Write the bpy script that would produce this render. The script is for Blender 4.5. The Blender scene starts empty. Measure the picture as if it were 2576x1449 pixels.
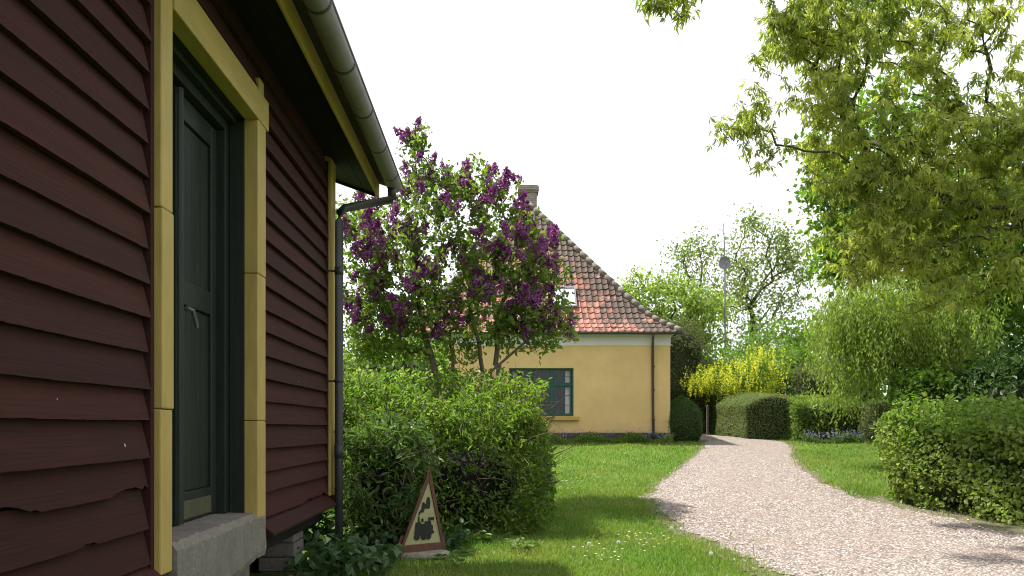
import bpy, math, random
import numpy as np
from mathutils import Vector, Matrix

R = math.radians
sc = bpy.context.scene
COL = sc.collection
rng = np.random.default_rng(7)
random.seed(7)
F = 1945.4          # focal length in 2576-wide picture units
U0, V0, EYE = 1245.0, 1075.0, 1.5

# ------------------------------------------------------------------ terrain
def sp(a): return np.logaddexp(0, a * 1.2) / 1.2
def gz(x, y):
    x = np.asarray(x, float); y = np.asarray(y, float)
    z = .075 * (sp(y - 9) - sp(y - 25.5))
    z = z + .02 * np.sin(x * .9 + 1.3) * np.sin(y * .8) + .012 * np.sin(x * 2.3 + y * 1.7)
    return z
def P(u, v, Y): return np.array([(u - U0) / F * Y, Y, EYE + (V0 - v) / F * Y])
def G(u, v):
    ys = np.arange(4, 60, .01)
    z = EYE + (V0 - v) / F * ys
    g = gz((u - U0) / F * ys, ys)
    i = int(np.argmax(z <= g))
    if i == 0: i = len(ys) - 1
    return np.array([(u - U0) / F * ys[i], ys[i], g[i]])

# ------------------------------------------------------------------ mesh helpers
def mesh_from(name, V, faces, mat, parent=None, smooth=False, loc=None):
    V = np.ascontiguousarray(np.asarray(V, np.float32)).reshape(-1, 3)
    if loc is not None: V = V - np.asarray(loc, np.float32)
    if not isinstance(faces, list): faces = [faces]
    faces = [np.asarray(f, np.int32) for f in faces if len(f)]
    me = bpy.data.meshes.new(name)
    loops = np.concatenate([f.ravel() for f in faces])
    cnt = np.concatenate([np.full(len(f), f.shape[1], np.int32) for f in faces])
    start = np.concatenate([[0], np.cumsum(cnt)[:-1]]).astype(np.int32)
    me.vertices.add(len(V)); me.vertices.foreach_set('co', V.ravel())
    me.loops.add(len(loops)); me.loops.foreach_set('vertex_index', loops)
    me.polygons.add(len(cnt)); me.polygons.foreach_set('loop_start', start)
    me.polygons.foreach_set('use_smooth', np.full(len(cnt), bool(smooth)))
    me.update(calc_edges=True); me.validate()
    for m in (mat if isinstance(mat, (list, tuple)) else [mat]): me.materials.append(m)
    o = bpy.data.objects.new(name, me); COL.objects.link(o)
    if loc is not None: o.location = loc
    if parent is not None:
        o.parent = parent
        if loc is None: o.location = (-parent.location.x, -parent.location.y, -parent.location.z) if parent.type == 'EMPTY' else (0, 0, 0)
    return o

def put(o, label, cat, group=None, kind=None):
    if label: o['label'] = label
    if cat: o['category'] = cat
    if group: o['group'] = group
    if kind: o['kind'] = kind
    return o
def struct(o): o['kind'] = 'structure'; return o
def empty(name, loc, label, cat, group=None, kind=None):
    o = bpy.data.objects.new(name, None); COL.objects.link(o)
    o.location = tuple(float(a) for a in loc); o.empty_display_size = .2
    return put(o, label, cat, group, kind)

class MB:
    def __init__(s): s.v = []; s.f = {}; s.n = 0
    def add(s, V, faces):
        V = np.asarray(V, float).reshape(-1, 3)
        for f in faces: s.f.setdefault(len(f), []).append([i + s.n for i in f])
        s.v.append(V); s.n += len(V); return s
    def addq(s, V, Fa):
        V = np.asarray(V, float).reshape(-1, 3); Fa = np.asarray(Fa)
        s.f.setdefault(Fa.shape[1], []).extend((Fa + s.n).tolist()); s.v.append(V); s.n += len(V); return s
    def box(s, x0, x1, y0, y1, z0, z1):
        V = [(x0,y0,z0),(x1,y0,z0),(x1,y1,z0),(x0,y1,z0),(x0,y0,z1),(x1,y0,z1),(x1,y1,z1),(x0,y1,z1)]
        return s.add(V, [(0,3,2,1),(4,5,6,7),(0,1,5,4),(1,2,6,5),(2,3,7,6),(3,0,4,7)])
    def prism(s, poly, fn, a, b):
        n = len(poly)
        V = [fn(p, q, a) for p, q in poly] + [fn(p, q, b) for p, q in poly]
        return s.add(V, [tuple(range(n))[::-1], tuple(range(n, 2*n))] + [(i, (i+1) % n, n + (i+1) % n, n + i) for i in range(n)])
    def tube(s, pts, r, k=10, cap=True):
        pts = [Vector(p) for p in pts]; n = len(pts)
        rs = r if hasattr(r, '__len__') else [r] * n
        V = []
        for i, p in enumerate(pts):
            d = (pts[min(i+1, n-1)] - pts[max(i-1, 0)]).normalized()
            a = d.orthogonal() if abs(d.z) < .9 else Vector((1, 0, 0))
            if abs(d.z) < .9: a = d.cross(Vector((0, 0, 1)))
            a.normalize(); b = d.cross(a).normalized()
            for j in range(k):
                t = 2 * math.pi * j / k
                V.append(p + (a * math.cos(t) + b * math.sin(t)) * rs[i])
        fc = [(i*k + j, i*k + (j+1) % k, (i+1)*k + (j+1) % k, (i+1)*k + j) for i in range(n-1) for j in range(k)]
        if cap: fc += [tuple(range(k))[::-1], tuple(range((n-1)*k, n*k))]
        return s.add([tuple(v) for v in V], fc)
    def build(s, name, mat, parent=None, smooth=False, bevel=0, loc=None):
        o = mesh_from(name, np.concatenate(s.v), [np.array(f) for f in s.f.values()], mat, parent, smooth, loc)
        if bevel:
            m = o.modifiers.new('bevel', 'BEVEL'); m.width = bevel; m.segments = 2; m.limit_method = 'ANGLE'; m.angle_limit = R(40)
        return o

# ------------------------------------------------------------------ materials
def new_mat(name):
    m = bpy.data.materials.new(name); m.use_nodes = True
    nt = m.node_tree; b = nt.nodes['Principled BSDF']
    return m, nt, b, nt.nodes['Material Output']
def N(nt, t, **kw):
    n = nt.nodes.new(t)
    for k, v in kw.items():
        if k in n.inputs: n.inputs[k].default_value = v
        else: setattr(n, k, v)
    return n
def ramp(nt, fac, stops):
    r = nt.nodes.new('ShaderNodeValToRGB'); e = r.color_ramp.elements
    while len(e) < len(stops): e.new(.5)
    for i, (p, c) in enumerate(stops): e[i].position = p; e[i].color = (*c, 1) if len(c) == 3 else c
    nt.links.new(fac, r.inputs[0]); return r.outputs[0]
def coords(nt, scale=(1, 1, 1), kind='Object'):
    tc = nt.nodes.new('ShaderNodeTexCoord'); mp = nt.nodes.new('ShaderNodeMapping')
    mp.inputs['Scale'].default_value = scale
    nt.links.new(tc.outputs[kind], mp.inputs[0]); return mp.outputs[0]
def noise(nt, co, scale, detail=4, rough=.6, out='Fac'):
    n = N(nt, 'ShaderNodeTexNoise', Scale=scale, Detail=detail, Roughness=rough)
    nt.links.new(co, n.inputs['Vector']); return n.outputs[out]
def mixc(nt, fac, a, b, mode='MIX'):
    m = nt.nodes.new('ShaderNodeMix'); m.data_type = 'RGBA'; m.blend_type = mode
    for s, v in ((0, fac), (6, a), (7, b)):
        if hasattr(v, 'is_linked'): nt.links.new(v, m.inputs[s])
        else: m.inputs[s].default_value = v if s == 0 else (*v, 1)
    return m.outputs[2]
def bump(nt, b, h, strength=.3, dist=.01):
    bp = N(nt, 'ShaderNodeBump', Strength=strength, Distance=dist)
    nt.links.new(h, bp.inputs['Height']); nt.links.new(bp.outputs[0], b.inputs['Normal'])

def painted(name, c, rough=.55, var=.25, scale=(3, 3, 3), wear=None, wear_amt=.62, grain=None, bstr=.25, gamt=.55, island=0):
    m, nt, b, _ = new_mat(name)
    co = coords(nt, scale)
    n1 = noise(nt, co, 1.3, 5, .65)
    col = ramp(nt, n1, [(.25, tuple(a * (1 - var) for a in c)), (.75, tuple(a * (1 + var) for a in c))])
    if grain:
        g = noise(nt, coords(nt, grain), 1.0, 6, .7)
        col = mixc(nt, ramp(nt, g, [(.35, (gamt,) * 3), (.62, (0,) * 3)]), col, tuple(a * .45 for a in c))
        bump(nt, b, g, bstr, .006)
    if wear:
        w = noise(nt, coords(nt, tuple(s * 4 for s in scale)), 2.2, 6, .75)
        col = mixc(nt, ramp(nt, w, [(wear_amt, (0,) * 3), (wear_amt + .06, (1,) * 3)]), col, wear)
    if island:
        geo = nt.nodes.new('ShaderNodeNewGeometry')
        lo, hi = 1 - island, 1 + island
        col = mixc(nt, 1.0, col, ramp(nt, geo.outputs['Random Per Island'], [(0, (lo, lo * 1.04, lo * 1.06)), (1, (hi, hi, hi))]), 'MULTIPLY')
    nt.links.new(col, b.inputs['Base Color']); b.inputs['Roughness'].default_value = rough
    b.inputs['Specular IOR Level'].default_value = .3
    return m

def leafmat(name, stops, trans=.35, tcol=None, rough=.5, tint=1.25):
    m, nt, b, out = new_mat(name)
    geo = nt.nodes.new('ShaderNodeNewGeometry')
    col = ramp(nt, geo.outputs['Random Per Island'], stops)
    cl = noise(nt, coords(nt), .9, 2, .5)
    col2 = mixc(nt, ramp(nt, cl, [(.35, (.0,) * 3), (.7, (.5,) * 3)]), col, tuple(a * 1.25 for a in stops[-1][1]))
    nt.links.new(col2, b.inputs['Base Color']); b.inputs['Roughness'].default_value = rough
    b.inputs['Specular IOR Level'].default_value = .35
    tr = nt.nodes.new('ShaderNodeBsdfTranslucent')
    tc = mixc(nt, 1.0, col2, tcol or (1.12 * tint, 1.32 * tint, .75), 'MULTIPLY')
    nt.links.new(tc, tr.inputs[0])
    mx = nt.nodes.new('ShaderNodeMixShader'); mx.inputs[0].default_value = trans
    nt.links.new(b.outputs[0], mx.inputs[1]); nt.links.new(tr.outputs[0], mx.inputs[2])
    nt.links.new(mx.outputs[0], out.inputs[0])
    return m

M = {}
M['bark'] = painted('bark', (.075, .055, .04), .9, .4, (6, 6, 2), grain=(30, 30, 5))
M['barkpale'] = painted('bark_pale', (.14, .115, .085), .9, .4, (6, 6, 2), grain=(30, 30, 5))
M['twig'] = painted('twig', (.11, .085, .06), .9, .3)
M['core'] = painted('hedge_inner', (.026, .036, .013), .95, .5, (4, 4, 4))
M['coreshade'] = painted('hedge_inner_shade', (.008, .008, .005), .95, .5, (4, 4, 4))  # near-black colour stands for the shade inside the hedge
M['red'] = painted('red_boards', (.043, .0092, .0066), .85, .28, (2, .35, 5), wear=(.11, .07, .06), wear_amt=.70, grain=(40, 1.6, 75), bstr=.8, gamt=.7, island=.22)
M['yellow'] = painted('mustard_paint', (.42, .305, .098), .6, .13, (5, 5, 1.5), wear=(.30, .22, .10), wear_amt=.66, grain=(22, 22, 4), bstr=.5, gamt=.22)
M['yellowh'] = painted('mustard_paint_lengthwise', (.42, .305, .098), .6, .13, (5, 1.5, 5), wear=(.30, .22, .10), wear_amt=.66, grain=(22, 4, 22), bstr=.5, gamt=.22)
M['green'] = painted('dark_green_paint', (.018, .025, .021), .5, .3, (3, 3, 1), wear=(.05, .058, .045), wear_amt=.66, grain=(60, 60, 3), bstr=.35)
M['doorworn'] = painted('worn_green_board', (.085, .085, .045), .8, .3, (8, 8, 2), grain=(60, 60, 3))
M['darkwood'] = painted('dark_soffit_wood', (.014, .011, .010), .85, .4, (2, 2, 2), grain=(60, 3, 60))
M['roofdark'] = painted('roof_sheet', (.06, .055, .05), .8, .3)
M['concrete'] = painted('concrete', (.20, .18, .155), .9, .25, (4, 4, 4), wear=(.09, .08, .07), wear_amt=.62, grain=(45, 45, 45), bstr=.7)
M['zinc'] = painted('zinc', (.22, .195, .23), .5, .2, (4, 4, 4)); M['zinc'].node_tree.nodes['Principled BSDF'].inputs['Metallic'].default_value = .1
M['pipe'] = painted('grey_pipe', (.045, .046, .048), .45, .2, (4, 4, 4))
M['iron'] = painted('iron_handle', (.10, .10, .10), .35, .2)
M['soil'] = painted('soil', (.06, .045, .03), .95, .4, (3, 3, 3))
M['signred'] = painted('sign_frame_paint', (.115, .052, .032), .6, .25, (6, 6, 6), grain=(30, 30, 60))
M['signcream'] = painted('sign_panel_paint', (.31, .305, .15), .6, .12, (6, 6, 6))
M['black'] = painted('black_paint', (.018, .020, .015), .6, .2)
M['stone'] = painted('pale_stone', (.30, .28, .22), .9, .3, (6, 6, 6), grain=(30, 30, 30), bstr=.6)
# house
M['plaster'] = painted('yellow_plaster', (.70, .485, .225), .85, .12, (1.2, 1.2, 1.2), grain=None)
M['white'] = painted('white_plaster', (.74, .70, .69), .8, .06, (1, 1, 1))
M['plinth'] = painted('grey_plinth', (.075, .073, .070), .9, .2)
M['teal'] = painted('teal_window_paint', (.025, .085, .075), .45, .2)
M['brownpipe'] = painted('brown_pipe', (.07, .055, .05), .5, .3)
M['brick'] = painted('chimney_brick', (.22, .17, .14), .9, .3)
M['mortar'] = painted('mossy_mortar', (.17, .15, .125), .95, .45, (5, 5, 5), wear=(.06, .055, .035), wear_amt=.55)
M['curtain'] = painted('white_curtain', (.7, .7, .68), .9, .1)
M['sillm'] = painted('ochre_sill', (.50, .33, .09), .7, .1)

def mat_glass():
    m, nt, b, out = new_mat('window_glass')
    gl = nt.nodes.new('ShaderNodeBsdfGlossy'); gl.inputs['Roughness'].default_value = .02
    tr = nt.nodes.new('ShaderNodeBsdfTransparent'); mx = nt.nodes.new('ShaderNodeMixShader'); mx.inputs[0].default_value = .045
    nt.links.new(tr.outputs[0], mx.inputs[1]); nt.links.new(gl.outputs[0], mx.inputs[2]); nt.links.new(mx.outputs[0], out.inputs[0])
    return m
M['glass'] = mat_glass()
m, nt, b, _ = new_mat('skylight_glass')
b.inputs['Base Color'].default_value = (.85, .87, .9, 1); b.inputs['Roughness'].default_value = .05; b.inputs['Metallic'].default_value = .9
M['skyglass'] = m

def mat_tiles():
    m, nt, b, _ = new_mat('clay_pantiles')
    geo = nt.nodes.new('ShaderNodeNewGeometry')
    col = ramp(nt, geo.outputs['Random Per Island'], [(0, (.19, .062, .040)), (.35, (.26, .092, .060)), (.7, (.32, .13, .09)), (1, (.24, .11, .085))])
    co = coords(nt)
    mo = noise(nt, co, 2.6, 5, .7)
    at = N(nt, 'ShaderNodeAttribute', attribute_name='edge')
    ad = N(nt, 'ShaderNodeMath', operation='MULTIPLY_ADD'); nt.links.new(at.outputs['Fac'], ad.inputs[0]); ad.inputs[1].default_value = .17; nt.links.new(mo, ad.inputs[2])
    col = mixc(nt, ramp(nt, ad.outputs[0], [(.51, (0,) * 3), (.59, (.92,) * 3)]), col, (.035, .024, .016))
    gr = noise(nt, co, 9, 4, .7)
    col = mixc(nt, ramp(nt, gr, [(.55, (0,) * 3), (.78, (.3,) * 3)]), col, (.22, .17, .12))
    nt.links.new(col, b.inputs['Base Color']); b.inputs['Roughness'].default_value = .8
    bump(nt, b, gr, .4, .01)
    return m
M['tiles'] = mat_tiles()

def mat_ground():
    m, nt, b, _ = new_mat('lawn_ground')
    co = coords(nt)
    n1 = noise(nt, co, .6, 5, .6); n2 = noise(nt, co, 14, 5, .7)
    c = ramp(nt, n1, [(.3, (.06, .115, .016)), (.55, (.085, .155, .022)), (.75, (.12, .165, .034))])
    c = mixc(nt, ramp(nt, n2, [(.35, (.6,) * 3), (.6, (0,) * 3)]), c, (.028, .045, .01))
    nt.links.new(c, b.inputs['Base Color']); b.inputs['Roughness'].default_value = .95
    b.inputs['Specular IOR Level'].default_value = .1
    bump(nt, b, n2, .6, .03); return m
M['lawn'] = mat_ground()
def mat_gravel():
    m, nt, b, _ = new_mat('gravel')
    co = coords(nt)
    vo = N(nt, 'ShaderNodeTexVoronoi', Scale=42.0); nt.links.new(co, vo.inputs['Vector'])
    sep = nt.nodes.new('ShaderNodeSeparateColor'); nt.links.new(vo.outputs['Color'], sep.inputs[0])
    c = ramp(nt, sep.outputs[0], [(0, (.08, .06, .05)), (.3, (.19, .155, .14)), (.6, (.30, .255, .235)), (.85, (.42, .37, .345)), (1, (.60, .55, .52))])
    ds = ramp(nt, vo.outputs['Distance'], [(.25, (0,) * 3), (.7, (.75,) * 3)])
    c = mixc(nt, ds, c, (.10, .08, .065))
    big = noise(nt, co, 1.1, 5, .65)
    c = mixc(nt, ramp(nt, big, [(.48, (0,) * 3), (.72, (.55,) * 3)]), c, (.20, .15, .12))
    nt.links.new(c, b.inputs['Base Color']); b.inputs['Roughness'].default_value = .9
    b.inputs['Specular IOR Level'].default_value = .2
    inv = N(nt, 'ShaderNodeMath', operation='SUBTRACT'); inv.inputs[0].default_value = 1; nt.links.new(vo.outputs['Distance'], inv.inputs[1])
    bump(nt, b, inv.outputs[0], .8, .012); return m
M['gravel'] = mat_gravel()
def mat_verge():
    m, nt, b, _ = new_mat('verge_soil')
    co = coords(nt); n = noise(nt, co, 25, 5, .75); n1 = noise(nt, co, 3, 4)
    c = ramp(nt, n, [(.3, (.05, .035, .022)), (.55, (.13, .10, .07)), (.7, (.28, .24, .20))])
    c = mixc(nt, ramp(nt, n1, [(.45, (0,) * 3), (.62, (.7,) * 3)]), c, (.06, .09, .02))
    nt.links.new(c, b.inputs['Base Color']); b.inputs['Roughness'].default_value = .95
    bump(nt, b, n, .6, .02); return m
M['verge'] = mat_verge()
def mat_pebble():
    m, nt, b, _ = new_mat('pebbles')
    geo = nt.nodes.new('ShaderNodeNewGeometry')
    c = ramp(nt, geo.outputs['Random Per Island'], [(0, (.08, .06, .05)), (.3, (.20, .165, .15)), (.7, (.36, .31, .285)), (1, (.62, .58, .55))])
    nt.links.new(c, b.inputs['Base Color']); b.inputs['Roughness'].default_value = .85; return m
M['pebble'] = mat_pebble()

M['grass'] = leafmat('grass_blades', [(0, (.065, .14, .015)), (.5, (.115, .215, .025)), (.85, (.165, .25, .04)), (1, (.27, .25, .09))], 0.4)
M['lilacleaf'] = leafmat('lilac_leaf', [(0, (.065, .115, .022)), (.6, (.11, .175, .032)), (1, (.19, .235, .045))], 0.5)
M['lilacflower'] = leafmat('lilac_floret', [(0, (.09, .008, .075)), (.55, (.16, .022, .14)), (.9, (.26, .07, .24)), (1, (.36, .16, .34))], 0.28, (1.3, .7, 1.2))
M['maple'] = leafmat('maple_leaf', [(0, (.065, .09, .018)), (.25, (.11, .15, .026)), (.6, (.175, .23, .038)), (.85, (.26, .305, .055)), (1, (.42, .39, .11))], 0.54)
M['midgreen'] = leafmat('mid_green_leaf', [(0, (.06, .12, .018)), (.6, (.10, .18, .028)), (1, (.15, .22, .035))], 0.5)
M['pale'] = leafmat('pale_green_leaf', [(0, (.135, .20, .038)), (.6, (.19, .255, .055)), (1, (.26, .30, .09))], 0.52)
M['sparse'] = leafmat('spring_leaf', [(0, (.10, .14, .035)), (.6, (.14, .19, .045)), (1, (.19, .22, .065))], 0.5)
M['hedgeleaf'] = leafmat('hedge_leaf', [(0, (.035, .08, .014)), (.5, (.07, .145, .02)), (.85, (.13, .205, .03)), (1, (.20, .25, .04))], 0.45)
M['shrubleaf'] = leafmat('shrub_leaf', [(0, (.04, .08, .02)), (.6, (.07, .125, .03)), (1, (.12, .17, .05))], .3)
M['ivy'] = leafmat('ground_leaf', [(0, (.03, .065, .03)), (.6, (.05, .10, .04)), (1, (.08, .13, .05))], .25)
M['hedgeright'] = leafmat('right_hedge_leaf', [(0, (.075, .14, .022)), (.5, (.125, .205, .034)), (.85, (.18, .255, .05)), (1, (.25, .27, .07))], 0.45)
M['boxleaf'] = leafmat('box_leaf', [(0, (.028, .062, .014)), (.7, (.05, .095, .02)), (1, (.08, .135, .03))], 0.25)
M['clipleaf'] = leafmat('clipped_leaf', [(0, (.09, .13, .042)), (.6, (.145, .19, .065)), (1, (.22, .24, .10))], 0.3)
M['darkleaf'] = leafmat('dark_leaf', [(0, (.022, .05, .014)), (.7, (.042, .085, .022)), (1, (.075, .12, .035))], 0.28)
M['olive'] = leafmat('olive_needles', [(0, (.07, .088, .036)), (.6, (.10, .12, .048)), (1, (.14, .15, .06))], 0.35)
M['laburnum'] = leafmat('laburnum_flower', [(0, (.52, .53, .03)), (.6, (.66, .67, .05)), (1, (.76, .76, .12))], 0.4, (1.1, 1.1, .6))
M['petal'] = leafmat('white_petal', [(0, (.6, .6, .56)), (1, (.8, .8, .76))], .3, (1, 1, 1))
M['blueflower'] = leafmat('blue_flower', [(0, (.18, .20, .32)), (1, (.32, .34, .46))], 0.3, (1, 1, 1))

# ------------------------------------------------------------------ leaves and wood
def unit(a): return a / np.maximum(np.linalg.norm(a, axis=-1, keepdims=True), 1e-9)
TEMPL = {
 'rhomb': (np.array([(0,0,0),(.42,.5,.12),(1,0,-.12),(.42,-.5,.12)]), np.array([(0,1,2),(0,2,3)])),
 'leaf': (np.array([(0,0,0),(.22,.38,.08),(.6,.42,.08),(1,0,-.15),(.6,-.42,.08),(.22,-.38,.08)]), np.array([(0,1,2,3),(0,3,4,5)])),
 'lobed': (np.array([(0,0,0),(.45,.17,.04),(1,0,-.2),(.45,-.17,.04), (.28,.42,.05),(.62,.62,-.12),(.2,.12,.02), (.28,-.42,.05),(.62,-.62,-.12),(.2,-.12,.02)]),
           np.array([(0,1,2,3),(0,4,5,6),(0,9,8,7)])),
 'palm': (np.array([(0,0,0),(.5,.16,.05),(1,0,-.25),(.5,-.16,.05), (.3,.34,.05),(.72,.60,-.2),(.42,.14,.03), (.3,-.34,.05),(.72,-.60,-.2),(.42,-.14,.03),
                    (.1,.30,.02),(.1,.68,-.15),(.25,.22,.02),(.1,-.30,.02),(.1,-.68,-.15),(.25,-.22,.02)]),
          np.array([(0,1,2,3),(0,6,5,4),(0,7,8,9),(0,12,11,10),(0,13,14,15)])),
}
def leaf_arrays(Pc, Nn, Dd, L, W, kind):
    T, Fa = TEMPL[kind]
    Dd = unit(Dd); B = unit(np.cross(Nn, Dd)); Nn = np.cross(Dd, B)
    n = len(Pc); L = np.broadcast_to(L, (n,)); W = np.broadcast_to(W, (n,))
    V = (Pc[:, None] + Dd[:, None] * (T[:, 0][None, :, None] * L[:, None, None])
         + B[:, None] * (T[:, 1][None, :, None] * W[:, None, None]) + Nn[:, None] * (T[:, 2][None, :, None] * L[:, None, None]))
    FF = (Fa[None] + (np.arange(n) * len(T))[:, None, None]).reshape(-1, Fa.shape[1])
    return V.reshape(-1, 3), FF
def rand_dirs(n, up=0.0, down=0.0):
    d = unit(rng.normal(size=(n, 3))); d[:, 2] += up - down
    return unit(d)
def leafcloud(name, Pc, size, mat, parent, kind='rhomb', wr=.6, up=.6, droop=.3, out=None, outw=0, var=.48):
    n = len(Pc)
    Nn = rand_dirs(n, up)
    if out is not None: Nn = unit(Nn + out * outw)
    Dd = rand_dirs(n, 0, droop)
    L = size * (1 + var * rng.uniform(-1, 1, n))
    V, FF = leaf_arrays(Pc, Nn, Dd, L, L * wr, kind)
    return mesh_from(name, V, FF, mat, parent)

def grow(bases, targets, step=.3, pen=.25, jit=.12, lift=.15):
    """bases: list of polylines (world pts) = trunks; targets (n,3). returns nodes, parent, tip index"""
    pos = []; par = []; plen = []
    for line in bases:
        last = -1; line = np.asarray(line, float)
        for a, b_ in zip(line[:-1], line[1:]):
            n = max(1, int(np.linalg.norm(b_ - a) / step))
            for k in range(n + (last < 0)):
                t = (k + (last >= 0)) / n if last >= 0 or n else 0
                t = min(t, 1)
                p = a + (b_ - a) * t + rng.normal(size=3) * jit * .15
                pos.append(p); par.append(last); plen.append(0 if last < 0 else plen[last] + step * .4); last = len(pos) - 1
    nb = len(pos)
    c = np.mean([np.asarray(l)[-1] for l in bases], axis=0)
    order = np.argsort(np.linalg.norm(targets - c, axis=1))
    cap = nb + int(len(targets) * 40)
    A = np.zeros((cap, 3)); A[:nb] = pos; Ln = np.zeros(cap); Ln[:nb] = plen; m = nb
    usable = np.ones(cap, bool); usable[0] = False
    tips = np.zeros(len(targets), int)
    for ti in order:
        t = targets[ti]
        d = np.linalg.norm(A[:m] - t, axis=1)
        cost = d + pen * Ln[:m] + .6 * np.maximum(0, A[:m, 2] - t[2]); cost[0] += 50
        i = int(np.argmin(cost)); dist = d[i]
        n = max(1, int(math.ceil(dist / step))); a = A[i].copy(); last = i
        mid = (a + t) / 2 + np.array([0, 0, lift * dist]) + rng.normal(size=3) * jit * dist
        if m + n >= cap: break
        for k in range(1, n + 1):
            s = k / n
            p = (1 - s) ** 2 * a + 2 * s * (1 - s) * mid + s * s * t
            if k < n: p = p + rng.normal(size=3) * jit * step * .4
            A[m] = p; par.append(last); Ln[m] = Ln[last] + dist / n; last = m; m += 1
        tips[ti] = last
    return A[:m], np.array(par), tips
def radii(par, tip=.004, e=2.3, rmax=None):
    n = len(par); acc = np.zeros(n)
    for i in range(n - 1, -1, -1):
        if acc[i] == 0: acc[i] = tip ** e
        if par[i] >= 0: acc[par[i]] += acc[i]
    r = acc ** (1 / e)
    if rmax is not None and r.max() > 0:
        k = math.log(rmax / tip) / math.log(r.max() / tip) if r.max() > tip else 1
        r = tip * (r / tip) ** k
    return r
def wood_arrays(A, par, r, k=5):
    idx = np.where(par >= 0)[0]; p = par[idx]
    a = A[p]; b_ = A[idx]; d = unit(b_ - a)
    ref = np.where(np.abs(d[:, 2:3]) > .9, np.array([[1., 0, 0]]), np.array([[0, 0, 1.]]))
    e1 = unit(np.cross(d, ref)); e2 = np.cross(d, e1)
    ra = np.minimum(r[p], r[idx] * 1.25); rb = r[idx]
    th = np.arange(k) * 2 * np.pi / k
    ring = e1[:, None] * np.cos(th)[None, :, None] + e2[:, None] * np.sin(th)[None, :, None]
    Va = a[:, None] + ring * ra[:, None, None]; Vb = (b_ + d * rb[:, None] * .3)[:, None] + ring * rb[:, None, None]
    V = np.concatenate([Va, Vb], 1).reshape(-1, 3)
    j = np.arange(k); q = np.stack([j, (j + 1) % k, k + (j + 1) % k, k + j], 1)
    FF = (q[None] + (np.arange(len(idx)) * 2 * k)[:, None, None]).reshape(-1, 4)
    return V, FF
def ell(n, c, rad, shell=.0):
    d = unit(rng.normal(size=(n, 3))); r = rng.uniform(0, 1, n) ** (1 / 3)
    r = np.maximum(r, shell * rng.uniform(.5, 1, n))
    return np.asarray(c) + d * r[:, None] * np.asarray(rad)
def blobs(lst):
    """(u, v, Y, ru, rv, rY, n): centre and size in picture units at depth Y"""
    out = []
    for (u, v, Y, ru, rv, rY, n) in lst:
        s = Y / F; out.append(ell(n, P(u, v, Y), (ru * s, rY, rv * s), .55))
    return np.concatenate(out)
def tree(name, bases, targets, leaf_n, size, spread, leaf, label, cat='tree', bark='bark', rmax=.16, tip=.005, kind='rhomb',
         wr=.6, droop=.4, up=.5, step=.35, pen=.25, group=None, along=.5, smooth_bark=True, jit=.12, lift=.15):
    base = np.asarray(bases[0][0])
    root = empty(name, base, label, cat, group)
    A, par, tips = grow(bases, targets, step, pen, jit, lift)
    r = radii(par, tip, 2.3, rmax)
    V, FF = wood_arrays(A, par, r)
    mesh_from('trunk', V, FF, M[bark], root, smooth=smooth_bark)
    tp = np.repeat(A[tips], leaf_n, axis=0); pp = par[tips]; pp = np.where(pp >= 0, pp, 0)
    prv = np.repeat(A[pp], leaf_n, axis=0)
    s = rng.uniform(0, 1, (len(tp), 1)) * along
    C = tp * (1 - s) + prv * s + rng.normal(size=tp.shape) * spread * rng.uniform(.4, 1.15, (len(tp), 1))
    leafcloud('foliage', C, size, M[leaf], root, kind, wr, up, droop)
    return root, A, par, tips

def rbox_pts(n, h, r, faces=None):
    a = np.asarray(h, float)
    ar = np.array([a[1]*a[2], a[1]*a[2], a[0]*a[2], a[0]*a[2], a[0]*a[1]])
    f = rng.choice(5, n, p=ar / ar.sum()); p = rng.uniform(-1, 1, (n, 3)) * a
    ax = np.array([0, 0, 1, 1, 2])[f]; sg = np.array([-1, 1, -1, 1, 1])[f]
    p[np.arange(n), ax] = sg * a[ax]
    return p
def rround(p, a, r):
    lo = -(a - r); hi = (a - r); lo = lo.copy(); lo[2] = -a[2]
    q = np.clip(p, lo, hi); d = p - q; ln = np.linalg.norm(d, axis=1, keepdims=True)
    nn = np.where(ln > 1e-6, d / np.maximum(ln, 1e-6), 0)
    return np.where(ln > r, q + nn * r, p), nn
def lumps(p, k, seed):
    return (np.sin(p[:, 0]*k + seed) * np.sin(p[:, 1]*k*1.1 + seed*2) + np.sin(p[:, 2]*k*1.3 + p[:, 0]*k*.6 + seed*3) * .8
            + .6 * np.sin(p[:, 0]*k*2.3 + seed*5 + p[:, 2]*k*1.9) * np.sin(p[:, 1]*k*2.1))
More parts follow.
